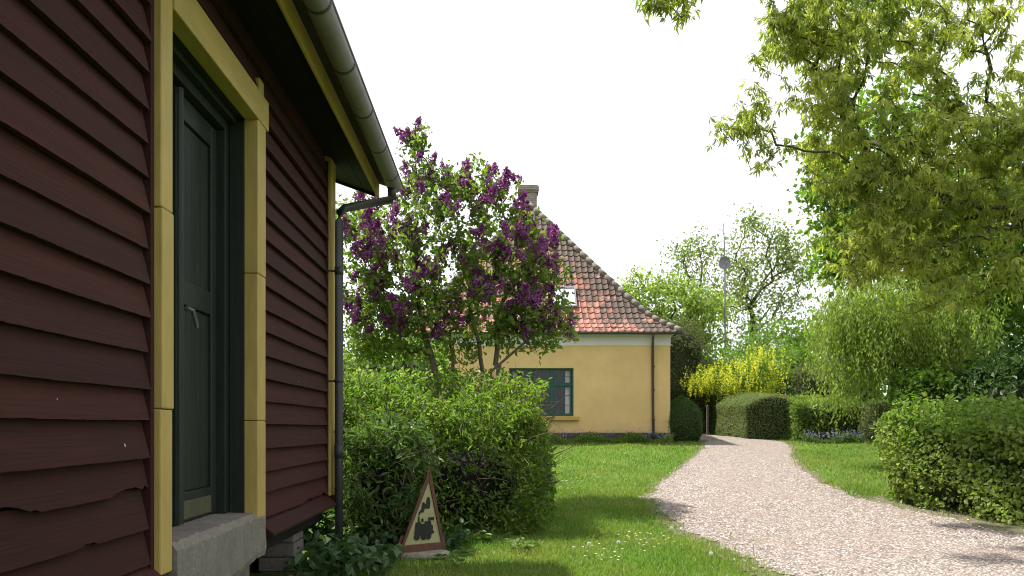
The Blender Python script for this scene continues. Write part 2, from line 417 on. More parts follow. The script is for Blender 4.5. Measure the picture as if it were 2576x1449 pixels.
def hedge(name, c, yaw, size, n, leaf, leafsize, label, cat='hedge', rnd=.25, lump=.06, depth=.10, core='core', shrink=.12, kind='rhomb',
          wr=.55, shape=None, group=None, twigs=0, up=.5, droop=.1, lk=2.6, outw=.8, shoots=0, gaps=0.0, thin=None):
    """clipped or loose mass of leaves around its own twigs. c: base centre; size: full length x, y, height"""
    a = np.array([size[0] / 2, size[1] / 2, size[2] / 2]); r = min(rnd, a[0] * .98, a[1] * .98, a[2] * .98)
    seed = rng.uniform(0, 9)
    cy, sy = math.cos(yaw), math.sin(yaw)
    def world(p):
        q = np.empty_like(p); q[:, 0] = c[0] + p[:, 0]*cy - p[:, 1]*sy; q[:, 1] = c[1] + p[:, 0]*sy + p[:, 1]*cy
        q[:, 2] = gz(q[:, 0], q[:, 1]) + (p[:, 2] + a[2]); return q
    root = empty(name, (c[0], c[1], float(gz(c[0], c[1]))), label, cat, group)
    p, nn = rround(rbox_pts(n, a, r), a, r)
    lm = lumps(p, lk, seed)
    p = p + nn * (lm * lump)[:, None] - nn * (np.where(rng.uniform(0, 1, n) < .25, rng.uniform(0, 1, n) * max(shrink * 1.3, depth), np.abs(rng.normal(size=n)) * depth))[:, None] + rng.normal(size=(n, 3)) * .015
    if gaps:
        keep = (lumps(p, lk * 2.1, seed + 3) > -gaps) | (rng.uniform(0, 1, n) < .3); p = p[keep]; nn = nn[keep]
    if shoots:
        k = shoots; b0 = rbox_pts(k * 4, a, r); b0 = b0[np.argsort(-b0[:, 2])][:k]; b0, bn = rround(b0, a, r)
        hs = rng.uniform(.08, .32, k); m_ = 12
        t = rng.uniform(0, 1, (k, m_)); dv = unit(rng.normal(size=(k, 3)) * .3 + np.array([0, 0, 1]))
        sp_ = (b0[:, None] + dv[:, None] * (t * hs[:, None])[..., None] + rng.normal(size=(k, m_, 3)) * .03).reshape(-1, 3)
        p = np.concatenate([p, sp_]); nn = np.concatenate([nn, np.repeat(dv, m_, 0)])
    if thin is not None:
        keep = rng.uniform(0, 1, len(p)) < thin(p, a); p = p[keep]; nn = nn[keep]
    if shape is not None: p = shape(p, a)
    out = np.stack([nn[:, 0]*cy - nn[:, 1]*sy, nn[:, 0]*sy + nn[:, 1]*cy, nn[:, 2]], 1)
    leafcloud('foliage', world(p), leafsize, M[leaf], root, kind, wr, up, droop, out, outw)
    # inner branch mass, coloured dark to stand for shade, + loose twigs
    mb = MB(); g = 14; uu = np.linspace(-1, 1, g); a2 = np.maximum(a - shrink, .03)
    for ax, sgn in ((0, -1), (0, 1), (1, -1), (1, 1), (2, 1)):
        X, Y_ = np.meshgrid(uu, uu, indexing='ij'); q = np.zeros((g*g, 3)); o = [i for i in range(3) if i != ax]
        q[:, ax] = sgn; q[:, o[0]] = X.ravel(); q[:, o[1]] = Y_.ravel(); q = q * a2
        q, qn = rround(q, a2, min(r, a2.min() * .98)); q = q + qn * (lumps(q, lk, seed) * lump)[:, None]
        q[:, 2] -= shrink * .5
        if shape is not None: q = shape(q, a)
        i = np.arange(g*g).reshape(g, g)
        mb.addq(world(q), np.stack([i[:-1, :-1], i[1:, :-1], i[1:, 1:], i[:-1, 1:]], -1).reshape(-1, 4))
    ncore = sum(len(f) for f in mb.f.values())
    if twigs:
        q, qn = rround(rbox_pts(twigs, a * .97, r), a * .97, r)
        for pt, pn in zip(q, qn):
            dv = unit(rng.normal(size=3) * .8 + np.array([0, 0, .6]) + pn * .2); L = rng.uniform(.15, .5)
            wd_ = np.array([pt, pt + dv * L * .5 + rng.normal(size=3) * .02, pt + dv * L])
            if shape is not None: wd_ = shape(wd_, a)
            mb.tube(world(wd_), [.006, .005, .002], 4, False)
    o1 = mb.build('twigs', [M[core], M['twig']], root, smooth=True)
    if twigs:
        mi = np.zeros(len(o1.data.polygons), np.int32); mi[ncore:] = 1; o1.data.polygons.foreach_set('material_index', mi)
    return root

# ------------------------------------------------------------------ world, sun, camera
SUN_DIR = unit(np.array([-.62, .40, 1.45]))      # towards the sun
el = math.asin(SUN_DIR[2]); az = math.atan2(SUN_DIR[0], SUN_DIR[1])
w = bpy.data.worlds.new('World'); sc.world = w; w.use_nodes = True
nt = w.node_tree; bg = nt.nodes['Background']
sky = nt.nodes.new('ShaderNodeTexSky'); sky.sky_type = 'NISHITA'; sky.sun_disc = False
sky.sun_elevation = el; sky.sun_rotation = az; sky.dust_density = 4; sky.air_density = 1.0; sky.ozone_density = 1
cn = noise(nt, coords(nt, (1, 1, 2.5), 'Generated'), 1.6, 6, .6)
cl = mixc(nt, ramp(nt, cn, [(.25, (.78,) * 3), (.6, (.95,) * 3)]), sky.outputs[0], (9.4, 9.6, 9.9))
nt.links.new(cl, bg.inputs[0]); bg.inputs[1].default_value = .062
sl = bpy.data.lights.new('sun', 'SUN'); sl.energy = 4.0; sl.angle = R(1.5); sl.color = (1, .95, .86)
so = bpy.data.objects.new('sun', sl); COL.objects.link(so)
so.rotation_euler = Vector(SUN_DIR).to_track_quat('Z', 'Y').to_euler(); so.location = (-10, 10, 20)
cam = bpy.data.cameras.new('camera'); co_ = bpy.data.objects.new('camera', cam); COL.objects.link(co_)
co_.location = (0, 0, EYE); co_.rotation_euler = (R(90), 0, 0)
cam.sensor_width = 36; cam.lens = F / 2576 * 36; cam.shift_x = (1288 - U0) / 2576; cam.shift_y = (V0 - 724.5) / 2576
cam.clip_start = .05; cam.clip_end = 2000
sc.camera = co_
sc.view_settings.view_transform = 'Standard'; sc.view_settings.look = 'None'; sc.view_settings.exposure = 1.35
sc.render.resolution_x, sc.render.resolution_y = 1024, 576
cy = sc.cycles; cy.use_denoising = True; cy.pixel_filter_type = 'BLACKMAN_HARRIS'; cy.filter_width = 1.1; cy.max_bounces = 7; cy.diffuse_bounces = 4; cy.transmission_bounces = 4; cy.transparent_max_bounces = 8
cy.use_adaptive_sampling = True; cy.adaptive_threshold = .008
cy.sample_clamp_indirect = 6; cy.caustics_reflective = False; cy.caustics_refractive = False
sc.render.film_transparent = False

# ------------------------------------------------------------------ ground
def axis(lo, hi, fine_lo, fine_hi, d):
    a = [fine_lo]; s = d
    while a[-1] > lo: s *= 1.35; a.append(a[-1] - s)
    b_ = [fine_hi]; s = d
    while b_[-1] < hi: s *= 1.35; b_.append(b_[-1] + s)
    return np.concatenate([np.array(a[::-1])[:-1], np.arange(fine_lo, fine_hi, d), np.array(b_)])
gx = axis(-900, 900, -6, 14, .2); gy = axis(-300, 1500, 2, 30, .2)
X, Y = np.meshgrid(gx, gy, indexing='ij'); i = np.arange(X.size).reshape(X.shape)
struct(mesh_from('lawn_ground', np.stack([X, Y, gz(X, Y)], -1).reshape(-1, 3),
       np.stack([i[:-1, :-1], i[1:, :-1], i[1:, 1:], i[:-1, 1:]], -1).reshape(-1, 4), M['lawn'], smooth=True))

def spline(pts, n):
    p = np.asarray(pts, float); p = np.vstack([2*p[0] - p[1], p, 2*p[-1] - p[-2]]); m = len(p) - 3
    t = np.linspace(0, m - 1e-6, n); k = t.astype(int); s = (t - k)[:, None]
    a, b_, c, d = p[k], p[k+1], p[k+2], p[k+3]
    return .5 * (2*b_ + (c - a)*s + (2*a - 5*b_ + 4*c - d)*s*s + (3*b_ - a - 3*c + d)*s**3)
EL = [(5.9, 28), (5.95, 25.5)] + [tuple(G(u, v)[:2]) for u, v in ((1768, 1108), (1772, 1122), (1752, 1145), (1705, 1185), (1660, 1220), (1642, 1252), (1672, 1300), (1780, 1362), (1900, 1418), (1975, 1449))] + [(3.9, 5.6), (4.6, 4)]
ER = [(7.2, 28), (7.25, 26.0)] + [tuple(G(u, v)[:2]) for u, v in ((1860, 1102), (1940, 1109), (1985, 1122), (1992, 1150), (2022, 1185), (2085, 1225), (2210, 1268), (2400, 1310), (2576, 1350))] + [(8.8, 8.2), (11, 6.5)]
def strip(name, l, r, w_extra, dz, mat, wob):
    n, m_ = 260, 26
    a = spline(l, n); b_ = spline(r, n); d = unit(b_ - a)
    tt = np.linspace(0, 1, n)
    wa = wob * (np.sin(tt*97) + np.sin(tt*211 + 1) + .7*np.sin(tt*463)) ; wb = wob * (np.sin(tt*83 + 2) + np.sin(tt*197) + .7*np.sin(tt*431))
    near = np.clip((13.4 - b_[:, 1]) / 1.2, 0, 1) * (.6 if w_extra else 0)
    a = a - d * (w_extra + wa)[:, None]; b_ = b_ + d * (w_extra + wb + near)[:, None]
    s = np.linspace(0, 1, m_)
    q = a[:, None] * (1 - s)[None, :, None] + b_[:, None] * s[None, :, None]
    z = gz(q[..., 0], q[..., 1]) + dz + .012 * np.sin(np.pi * s)[None]
    V = np.concatenate([q, z[..., None]], -1).reshape(-1, 3); i = np.arange(n*m_).reshape(n, m_)
    o = mesh_from(name, V, np.stack([i[:-1, :-1], i[:-1, 1:], i[1:, 1:], i[1:, :-1]], -1).reshape(-1, 4), mat, smooth=True)
    return struct(o), a, b_
_, va, vb = strip('path_verge', EL, ER, .26, .010, M['verge'], .06)
_, pa, pb = strip('gravel_path', EL, ER, .0, .020, M['gravel'], .045)
path_poly = np.concatenate([pa, pb[::-1]])
def inpoly(x, y, poly):
    ins = np.zeros(len(x), bool); j = len(poly) - 1
    for i in range(len(poly)):
        xi, yi = poly[i]; xj, yj = poly[j]
        c = ((yi > y) != (yj > y)) & (x < (xj - xi) * (y - yi) / (yj - yi + 1e-12) + xi)
        ins ^= c; j = i
    return ins
ppoly = path_poly[::3]

# gravel stones
n = 26000
x = rng.uniform(1.5, 10, n); y = 6.5 + 11 * rng.uniform(0, 1, n) ** 1.4
k = inpoly(x + rng.normal(size=n)*.13, y + rng.normal(size=n)*.13, ppoly); x, y = x[k], y[k]; n = len(x)
T = np.array([(1,0,.1),(.3,.9,0),(-.8,.6,.1),(-.9,-.5,0),(.1,-1,.1),(.1,.05,.75)]); Fp = np.array([(0,1,5),(1,2,5),(2,3,5),(3,4,5),(4,0,5)])
s = rng.uniform(.006, .017, n); th = rng.uniform(0, 6.28, n)
Tx = T[None] * (1 + rng.uniform(-.3, .3, (n, 6, 3)))
V = np.stack([x[:, None] + (Tx[..., 0]*np.cos(th)[:, None] - Tx[..., 1]*np.sin(th)[:, None]) * s[:, None],
              y[:, None] + (Tx[..., 0]*np.sin(th)[:, None] + Tx[..., 1]*np.cos(th)[:, None]) * s[:, None],
              (gz(x, y) + .026)[:, None] + Tx[..., 2] * s[:, None]], -1).reshape(-1, 3)
o = mesh_from('gravel_stones', V, (Fp[None] + (np.arange(n)*6)[:, None, None]).reshape(-1, 3), M['pebble'])
put(o, 'loose pinkish grey gravel stones scattered over the curving path', 'gravel', None, 'stuff')

# dry leaf litter along the near hedge
t = rng.uniform(0, 1, 1500); q = vb[(t * (len(vb) - 1)).astype(int)] + rng.normal(size=(1500, 2)) * np.array([.28, .28]); q = q[(q[:, 1] < 13.5) & (q[:, 1] > 6)]
V, FF = leaf_arrays(np.stack([q[:, 0], q[:, 1], gz(q[:, 0], q[:, 1]) + .03], -1), rand_dirs(len(q), 2.5), rand_dirs(len(q)) * np.array([1, 1, .15]), rng.uniform(.025, .06, len(q)), rng.uniform(.015, .03, len(q)), 'rhomb')
M['litter'] = leafmat('dry_litter', [(0, (.07, .04, .025)), (.6, (.14, .09, .06)), (1, (.22, .15, .10))], .1, (1, 1, 1))
o = mesh_from('leaf_litter', V, FF, M['litter']); put(o, 'brown leaf litter along the foot of the near hedge', 'leaf litter', None, 'stuff')
# grass
def grass_pts(n, ylo, yhi, pw):
    y = ylo + (yhi - ylo) * rng.uniform(0, 1, n) ** pw
    x = rng.uniform(-.25, .75, n) * y; return x, y
x1, y1 = grass_pts(150000, 6.5, 14, 1.15); x2, y2 = grass_pts(90000, 13.5, 25.5, 1.2)
x = np.concatenate([x1, x2]); y = np.concatenate([y1, y2])
jx = x + rng.normal(size=len(x)) * .07; jy = y + rng.normal(size=len(x)) * .07
vpoly = np.concatenate([va, vb[::-1]])[::3]
ok = ~inpoly(jx, jy, ppoly) & ~(inpoly(jx, jy, vpoly) & (x > 3.5) & (y < 13.6) & (x > .55*y - .8) & (rng.uniform(0, 1, len(x)) < .88)) & (x > -1.6) & ~((x < .45) & (y > 9.9) & (y < 13)) & ~((y > 22.9) & (x < 5.4) & (x > -3.2))
x, y = x[ok], y[ok]; n = len(x)
dist = y
hgt = rng.uniform(.025, .07, n) * (1 + .35*np.sin(x*3.1)*np.sin(y*2.3)) * np.where(rng.uniform(0, 1, n) < .04, 1.7, 1)
wd = .0035 * np.maximum(1, dist / 8) * rng.uniform(.7, 1.4, n)
th = rng.uniform(0, 6.28, n); lean = rng.uniform(.1, .9, n) * hgt; la = rng.uniform(0, 6.28, n)
z0 = gz(x, y); dx, dy = np.cos(th) * wd, np.sin(th) * wd; lx, ly = np.cos(la) * lean, np.sin(la) * lean
V = np.stack([np.stack([x - dx, y - dy, z0 - .005], -1), np.stack([x + dx, y + dy, z0 - .005], -1),
              np.stack([x + dx*.7 + lx*.35, y + dy*.7 + ly*.35, z0 + hgt*.6], -1), np.stack([x - dx*.7 + lx*.35, y - dy*.7 + ly*.35, z0 + hgt*.6], -1),
              np.stack([x + lx, y + ly, z0 + hgt], -1)], 1).reshape(-1, 3)
b0 = np.arange(n) * 5
o = mesh_from('grass', V, [np.stack([b0, b0+1, b0+2, b0+3], 1), np.stack([b0+3, b0+2, b0+4], 1)], M['grass'])
put(o, 'short green lawn grass growing on both sides of the gravel path', 'grass', None, 'stuff')

# daisies in the lawn (too many to count) and single dandelion clocks
x, y = grass_pts(9000, 7.2, 22, 1.2)
pat = np.sin(x*1.7 + 2)*np.sin(y*1.1 + 1) + .6*np.sin(x*4.1)*np.sin(y*3.3 + x)
ok = ~inpoly(x, y, ppoly) & (x > .2) & ~((x < .9) & (y > 9.7) & (y < 13)) & (pat > .62) & (rng.uniform(0, 1, len(x)) < .42)
x, y = x[ok], y[ok]; n = len(x); hh = rng.uniform(.05, .09, n)
Pc = np.stack([x, y, gz(x, y) + hh], -1); allp = []; alln = []; alld = []
for k in range(5):
    a = k * 2*np.pi/5 + rng.uniform(0, 1, n); allp.append(Pc); alld.append(np.stack([np.cos(a), np.sin(a), .15*np.ones(n)], -1)); alln.append(np.tile([0, 0, 1.], (n, 1)))
V, FF = leaf_arrays(np.concatenate(allp), np.concatenate(alln), np.concatenate(alld), .017, .014, 'rhomb')
o = mesh_from('daisies', V, FF, M['petal']); put(o, 'tiny white daisies dotted through the lawn', 'daisies', None, 'stuff')

sb = MB(); sb.tube([(0, 0, 0), (.004, .003, .08), (0, 0, .16)], .0025, 5)
hn = 70; hd = unit(rng.normal(size=(hn, 3)))
HV, HF = leaf_arrays(hd * .004, rand_dirs(hn), hd, .021, .012, 'rhomb')
spots = [(1835, 1372, 'dandelion clock beside the gravel edge, furthest right of the near ones'), (1722, 1345, 'dandelion clock in the shaded grass left of the path bend'),
         (1690, 1362, 'dandelion clock a little below the shaded patch of lawn'), (1560, 1400, 'dandelion clock among the daisies in the sunlit grass'),
         (1480, 1405, 'dandelion clock left of the daisy patch near the sign'), (1893, 1405, 'dandelion clock nearest the bottom of the path edge'), (1790, 1432, 'dandelion clock lowest in the picture')]
proto = None
for (u, v, lab) in spots:
    g = G(u, v)
    r_ = empty('dandelion_clock', g, lab, 'dandelion', 'dandelion clocks in the lawn')
    if proto is None:
        st = sb.build('stem', M['grass'], None); st.parent = r_; st.location = (0, 0, 0)
        hd_ = mesh_from('seed_head', HV + np.array([0, 0, .165]), HF, M['petal']); hd_.parent = r_; proto = (st, hd_)
    else:
        for q in proto: c = q.copy(); COL.objects.link(c); c.parent = r_
    r_.rotation_euler = (random.uniform(-.15, .15), random.uniform(-.15, .15), random.uniform(0, 6))

# ------------------------------------------------------------------ red wooden building
WX = -1.9                                   # wall plane
YE = 8.83                                   # far corner
bld = empty('wooden_building', (-5, 5, 0), 'dark red clapboard building with mustard yellow trim and grey gutter at left', 'building')
bld.location = (0, 0, 0)
TR = WX + .090
ZB0, DZ = .585, .187
def siding(mb, y0, y1, zmin, zmax, seed, broken=()):
    rs = np.random.default_rng(seed); k = 0; z = ZB0
    while z < zmax:
        if z + DZ > zmin:
            ny = max(2, int((y1 - y0) / .035)); ys = np.linspace(y0 + rs.uniform(0, .02), y1 - rs.uniform(0, .02), ny)
            ph = rs.uniform(0, 6); jz = rs.normal() * .006; tl = rs.normal() * .004
            wav = .002*np.sin(ys*1.3 + ph) + .0012*np.sin(ys*4 + ph*2)
            zb = z + jz + wav + tl*(ys - ys.mean())*.6 + .001*rs.normal(size=ny); zt = np.full(ny, z + DZ + .03)
            xo = .054 + .003*np.sin(ys*.9 + ph) + rs.normal()*.004
            # rotten or split lower edges
            for (bk, ya, yb, hgt_) in broken:
                if bk == k:
                    t_ = np.clip((ys - ya) / max(yb - ya, .01), 0, 1); inn = (ys > ya) & (ys < yb)
                    kn = rs.uniform(.15, 1.0, 9); kn[0] = kn[-1] = 0; stp = np.interp(np.round(t_*22)/22 + .01*rs.normal(size=ny), np.linspace(0, 1, 9), kn); zb = np.where(inn, zb + hgt_ * stp, zb)
            zb = np.maximum(zb, zmin - .02)
            th = .032
            xb = WX + xo; xt = WX + .004
            xm = xb + (xt - xb) * (zb - z) / (zt - z)     # keep to the slanted plane where the edge is eaten away
            cols = [np.stack([xm, ys, zb], -1), np.stack([np.full(ny, xt), ys, zt], -1), np.stack([np.full(ny, xt - th), ys, zt], -1), np.stack([xm - th, ys, zb], -1)]
            V = np.stack(cols, 1).reshape(-1, 3); i = np.arange(ny*4).reshape(ny, 4); fs = []
            for a in range(4): fs.append(np.stack([i[:-1, a], i[1:, a], i[1:, (a+1) % 4], i[:-1, (a+1) % 4]], 1))
            mb.addq(V, np.concatenate(fs)); mb.addq(V[:4], np.array([[0, 1, 2, 3]])); mb.addq(V[-4:], np.array([[3, 2, 1, 0]]))
        z += DZ; k += 1
mb = MB()
siding(mb, -3.0, 4.150, .70, 4.5, 3, broken=((3, 2.2, 3.15, .05), (3, 3.75, 4.16, .035), (2, 3.4, 3.6, .02)))
siding(mb, 6.135, 8.56, .70, 4.5, 5, broken=((1, 7.5, 8.45, .05), (0, 6.3, 6.6, .02)))
mb.build('siding', M['red'], bld)
for (cyv, czv, w_, h_) in ((3.89, 1.405, .012, .028), (3.30, 1.62, .005, .007), (7.3, 1.93, .012, .016)):
    mb = MB(); kb = int((czv - ZB0) / DZ); zb_ = ZB0 + kb * DZ; xs_ = WX + .054 - .05 * (czv - zb_) / (DZ + .03) + .001
    mb.add([(xs_, cyv + dy * w_, czv + dz_ * h_) for dy, dz_ in ((-.5, -.3), (-.1, -.5), (.45, -.35), (.5, .2), (.1, .5), (-.35, .4))] + [(xs_ + .004, cyv, czv)], [(q, (q + 1) % 6, 6) for q in range(6)])
    mb.build('paint_chip', M['white'], bld)
mb = MB(); siding(mb, 4.185, 6.135, 4.03, 4.5, 8); mb.build('siding', M['red'], bld)
mb = MB(); mb.box(WX - .02, WX + .052, 4.156, 4.198, .70, 4.45); mb.build('gap_strip', M['red'], bld, bevel=.004)  # added strip standing in for the dark gap between board ends and trim
mb = MB(); mb.box(WX - .02, WX + .050, 8.562, 8.598, .74, 4.45); mb.build('gap_strip', M['red'], bld, bevel=.004)  # same added gap strip beside the corner board
# wall bodies behind the boards
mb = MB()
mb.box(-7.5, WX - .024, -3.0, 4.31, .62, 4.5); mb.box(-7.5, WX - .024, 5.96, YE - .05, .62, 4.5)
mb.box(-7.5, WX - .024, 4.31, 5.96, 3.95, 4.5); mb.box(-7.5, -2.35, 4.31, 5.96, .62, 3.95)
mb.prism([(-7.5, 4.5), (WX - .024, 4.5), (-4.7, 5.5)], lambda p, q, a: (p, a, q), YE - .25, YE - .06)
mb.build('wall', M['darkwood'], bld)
# gable end boards, seen from the far side
mb = MB(); z = .62
while z < 5.4:
    w0 = -7.5 if z < 4.4 else -7.5 + (z - 4.4) * 2.7; w1 = -1.95 if z < 4.4 else -1.95 - (z - 4.4) * 2.7
    if w1 - w0 > .2: mb.prism([(YE - .055, z), (YE - .01, z), (YE - .03, z + .21), (YE - .055, z + .21)], lambda p, q, a: (a, p, q), w0, w1)
    z += DZ
mb.build('siding', M['red'], bld)
# corner board, door trim
mb = MB(); mb.box(-2.02, TR - .01, 8.60, YE + .012, .74, 4.52); mb.build('corner_board', M['yellow'], bld, bevel=.006)
def jitter_board(mb, x0, x1, y0, y1, zs):
    for a, b_ in zip(zs[:-1], zs[1:]):
        d = random.uniform(-.004, .004); mb.box(x0, x1 + d, y0 + d, y1 + d, a + .002, b_ - .002)
fr = MB(); jitter_board(fr, WX - .02, TR, 4.2038, 4.3552, [.69, 1.60, 2.70, 4.050]); fr.build('door_trim', M['yellow'], bld, bevel=.008)
fr = MB(); jitter_board(fr, WX - .02, TR, 5.9176, 6.1227, [.69, 1.55, 2.68, 3.880]); fr.box(WX - .02, TR - .012, 5.9859, 6.1031, 3.880, 4.210); fr.build('door_trim', M['yellow'], bld, bevel=.008)
fr = MB(); fr.box(WX - .018, TR + .008, 4.3571, 6.1715, 3.855, 4.085); fr.build('door_trim', M['yellowh'], bld, bevel=.008)
fr = MB()                                                           # reveals
fr.box(-2.035, WX - .022, 5.9215, 6.0152, .845, 3.850); fr.box(-2.035, WX - .022, 4.2575, 4.3513, .845, 3.850)
fr.box(-1.972, WX - .021, 4.3532, 5.9195, 3.862, 3.950); fr.box(-2.035, -1.974, 4.3532, 5.9195, 3.818, 3.950)
fr.build('door_reveal', M['green'], bld, bevel=.004)
fr = MB()                                                           # dark green inner frame
fr.box(-2.20, -2.037, 5.8444, 5.9234, .845, 3.850); fr.box(-2.20, -2.037, 4.3493, 4.4284, .845, 3.850); fr.box(-2.20, -2.037, 4.4304, 5.8424, 3.750, 3.850)
fr.build('door_frame', M['green'], bld, bevel=.006)
# two door leaves
def leaf_door(y0, y1, label=None):
    x1 = -2.10; x0 = x1 - .05; d = MB(); st = .105
    d.box(x0, x1, y0, y0 + st, .86, 3.740); d.box(x0, x1, y1 - st, y1, .86, 3.740)
    for za, zb in ((.86, 1.06), (2.33, 2.50), (3.58, 3.740)): d.box(x0, x1 - .002, y0 + st + .001, y1 - st - .001, za, zb)
    o = d.build('door', M['green'], bld, bevel=.008)
    if label: o['label'] = label
    pn = MB(); n = 5; yy = np.linspace(y0 + st + .004, y1 - st - .004, n + 1)
    for za, zb in ((1.062, 2.328), (2.502, 3.578)):
        for a, b_ in zip(yy[:-1], yy[1:]): pn.box(x0 + .008, x1 - .026, a + .003, b_ - .003, za, zb)
        pn.box(x0 + .004, x1 - .034, yy[0], yy[-1], za + .002, zb - .002)
    pn.build('panel', M['green'], o, bevel=.004)
    return o
d1 = leaf_door(4.4333, 5.0924); d2 = leaf_door(5.1120, 5.8395, 'right door leaf with iron handle and worn bottom')
pw = MB(); pw.box(-2.12, -2.0985, 5.2194, 5.7223, .875, 1.0); pw.build('worn_board', M['doorworn'], d2, bevel=.004)
mb = MB(); mb.tube([(-2.088, 5.1022, .862), (-2.088, 5.1022, 3.735)], .034, 12); mb.box(-2.10, -2.085, 5.0485, 5.1559, .863, 3.734); mb.build('door_moulding', M['green'], bld, smooth=False)
mb = MB(); mb.tube([(-2.105, 5.1657, 2.29), (-2.05, 5.1657, 2.29)], .011, 8); mb.tube([(-2.052, 5.1510, 2.297), (-2.045, 5.2340, 2.29), (-2.045, 5.3024, 2.20), (-2.045, 5.3073, 2.18)], [.015, .016, .015, .013], 8)
mb.box(-2.10, -2.094, 5.1413, 5.1901, 2.12, 2.30); mb.build('handle', M['iron'], d2, smooth=False, bevel=.003)
# concrete step
mb = MB()
prof = [(-2.36, .50), (-1.82, .47), (-1.795, .52), (-1.80, .80), (-1.835, .845), (-2.36, .853)]
ny = 60; ys = np.linspace(4.365, 6.10, ny); V = []
for t, yv in enumerate(ys):
    for j, (px_, pz) in enumerate(prof):
        ex = rng.normal() * .004 if j in (1, 2, 3, 4) else 0; ez = rng.normal() * .004
        bot = -.03 * math.sin(yv * 5) if j in (1, 2) else 0
        V.append((px_ + ex + (.01 * math.sin(yv * 3) if j in (2, 3) else 0), yv, pz + ez + bot))
k = len(prof); i = np.arange(ny*k).reshape(ny, k); mb.addq(V, np.concatenate([np.stack([i[:-1, a], i[1:, a], i[1:, (a+1) % k], i[:-1, (a+1) % k]], 1) for a in range(k)]))
mb.addq(V[:k], np.array([list(range(k))])); mb.addq(V[-k:], np.array([list(range(k))[::-1]]))
mb.build('door_step', M['concrete'], bld)
# drip boards, sill beam, piers
mb = MB(); pr = [(WX - .03, .80), (-1.75, .655), (-1.755, .632), (WX - .03, .74)]
mb.prism(pr, lambda p, q, a: (p, a, q), 6.13, 8.86); mb.prism(pr, lambda p, q, a: (p, a, q), -3, 4.19); mb.build('drip_board', M['red'], bld, bevel=.004)
mb = MB(); mb.box(-2.2, -1.96, -3, 4.34, .45, .64); mb.box(-2.2, -1.96, 6.11, 8.8, .45, .64); mb.box(-7.4, -2.3, 8.5, 8.72, .45, .64); mb.build('sill_beam', M['darkwood'], bld)
for (yy_, xx) in ((8.0, -2.2), (6.4, -2.25), (4.2, -2.25), (8.55, -4.5), (8.55, -7.0), (2.0, -2.25)):
    mb = MB(); h = .46
    for q in range(4): mb.box(xx - .18 + random.uniform(-.02, .02), xx + .17 + random.uniform(-.02, .02), yy_ - .19 + random.uniform(-.02, .02), yy_ + .19 + random.uniform(-.02, .02), -.1 + q*.145, -.1 + q*.145 + .138)
    mb.build('pier', M['concrete'], bld, bevel=.012)
mb = MB(); mb.box(-7.3, -2.5, -2.9, 8.3, -.1, .6); mb.build('foundation', M['soil'], bld)
# roof
RS = .36; XF, ZF = -1.447, 4.36; YR = 9.5
def rz(x, off=0): return ZF + (XF - x) * RS + off      # underside
mb = MB()
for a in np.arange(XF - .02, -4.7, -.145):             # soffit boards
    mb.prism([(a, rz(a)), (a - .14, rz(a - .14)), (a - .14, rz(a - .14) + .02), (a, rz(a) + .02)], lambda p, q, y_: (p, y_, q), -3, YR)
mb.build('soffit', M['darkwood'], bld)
mb = MB(); a0 = XF + .215
mb.prism([(a0, rz(a0) + .152), (-4.7, rz(-4.7) + .14), (-4.7, rz(-4.7) + .20), (a0, rz(a0) + .205)], lambda p, q, y_: (p, y_, q), -3, YR + .05)
mb.prism([(-4.7, rz(-4.7) + .14), (-8.1, rz(-1.3) + .15), (-8.1, rz(-1.3) + .205), (-4.7, rz(-4.7) + .20)], lambda p, q, y_: (p, y_, q), -3, YR + .05)
mb.build('roof', M['roofdark'], bld)
mb = MB(); mb.prism([(XF - .03, rz(XF) - .02), (-4.7, rz(-4.7) - .03), (-4.7, rz(-4.7) + .135), (XF - .03, rz(XF) + .145)], lambda p, q, y_: (p, y_, q), YR + .002, YR + .035); mb.build('barge_board', M['darkwood'], bld)
mb = MB()
for ya, yb in ((-3, 2.2), (2.203, 6.4), (6.403, YR + .02)):
    d = random.uniform(-.004, .004); mb.box(XF - .002, XF + .030 + d, ya, yb, ZF - .035 + d, ZF + .135)
mb.build('fascia', M['yellowh'], bld, bevel=.005)
# gutter: half round trough
GX, GZ, GR = -1.215, 4.44, .095
mb = MB(); ks = 14; th = np.linspace(math.pi, 2*math.pi, ks); rows = []
ysg = np.array([-3.0, 2.0, 5.0, 9.36]); V = []
for yv in ysg:
    dz = -.01 * (yv + 3) / 12
    for rr in (GR, GR - .006):
        for t in th: V.append((GX + rr * math.cos(t), yv, GZ + dz + rr * math.sin(t)))
i = np.arange(len(V)).reshape(len(ysg), 2, ks); fs = []
for s_ in (0, 1): fs.append(np.stack([i[:-1, s_, :-1], i[1:, s_, :-1], i[1:, s_, 1:], i[:-1, s_, 1:]], -1).reshape(-1, 4))
mb.addq(V, np.concatenate(fs))
for yv in (9.355, ):                                                # end cap
    mb.add([(GX + GR*math.cos(t), yv, GZ - .01 + GR*math.sin(t)) for t in th], [tuple(range(ks))])
mb.tube([(GX + GR, -3, GZ), (GX + GR, 9.36, GZ - .01)], .011, 8)
gut = mb.build('gutter', M['zinc'], bld, smooth=True)
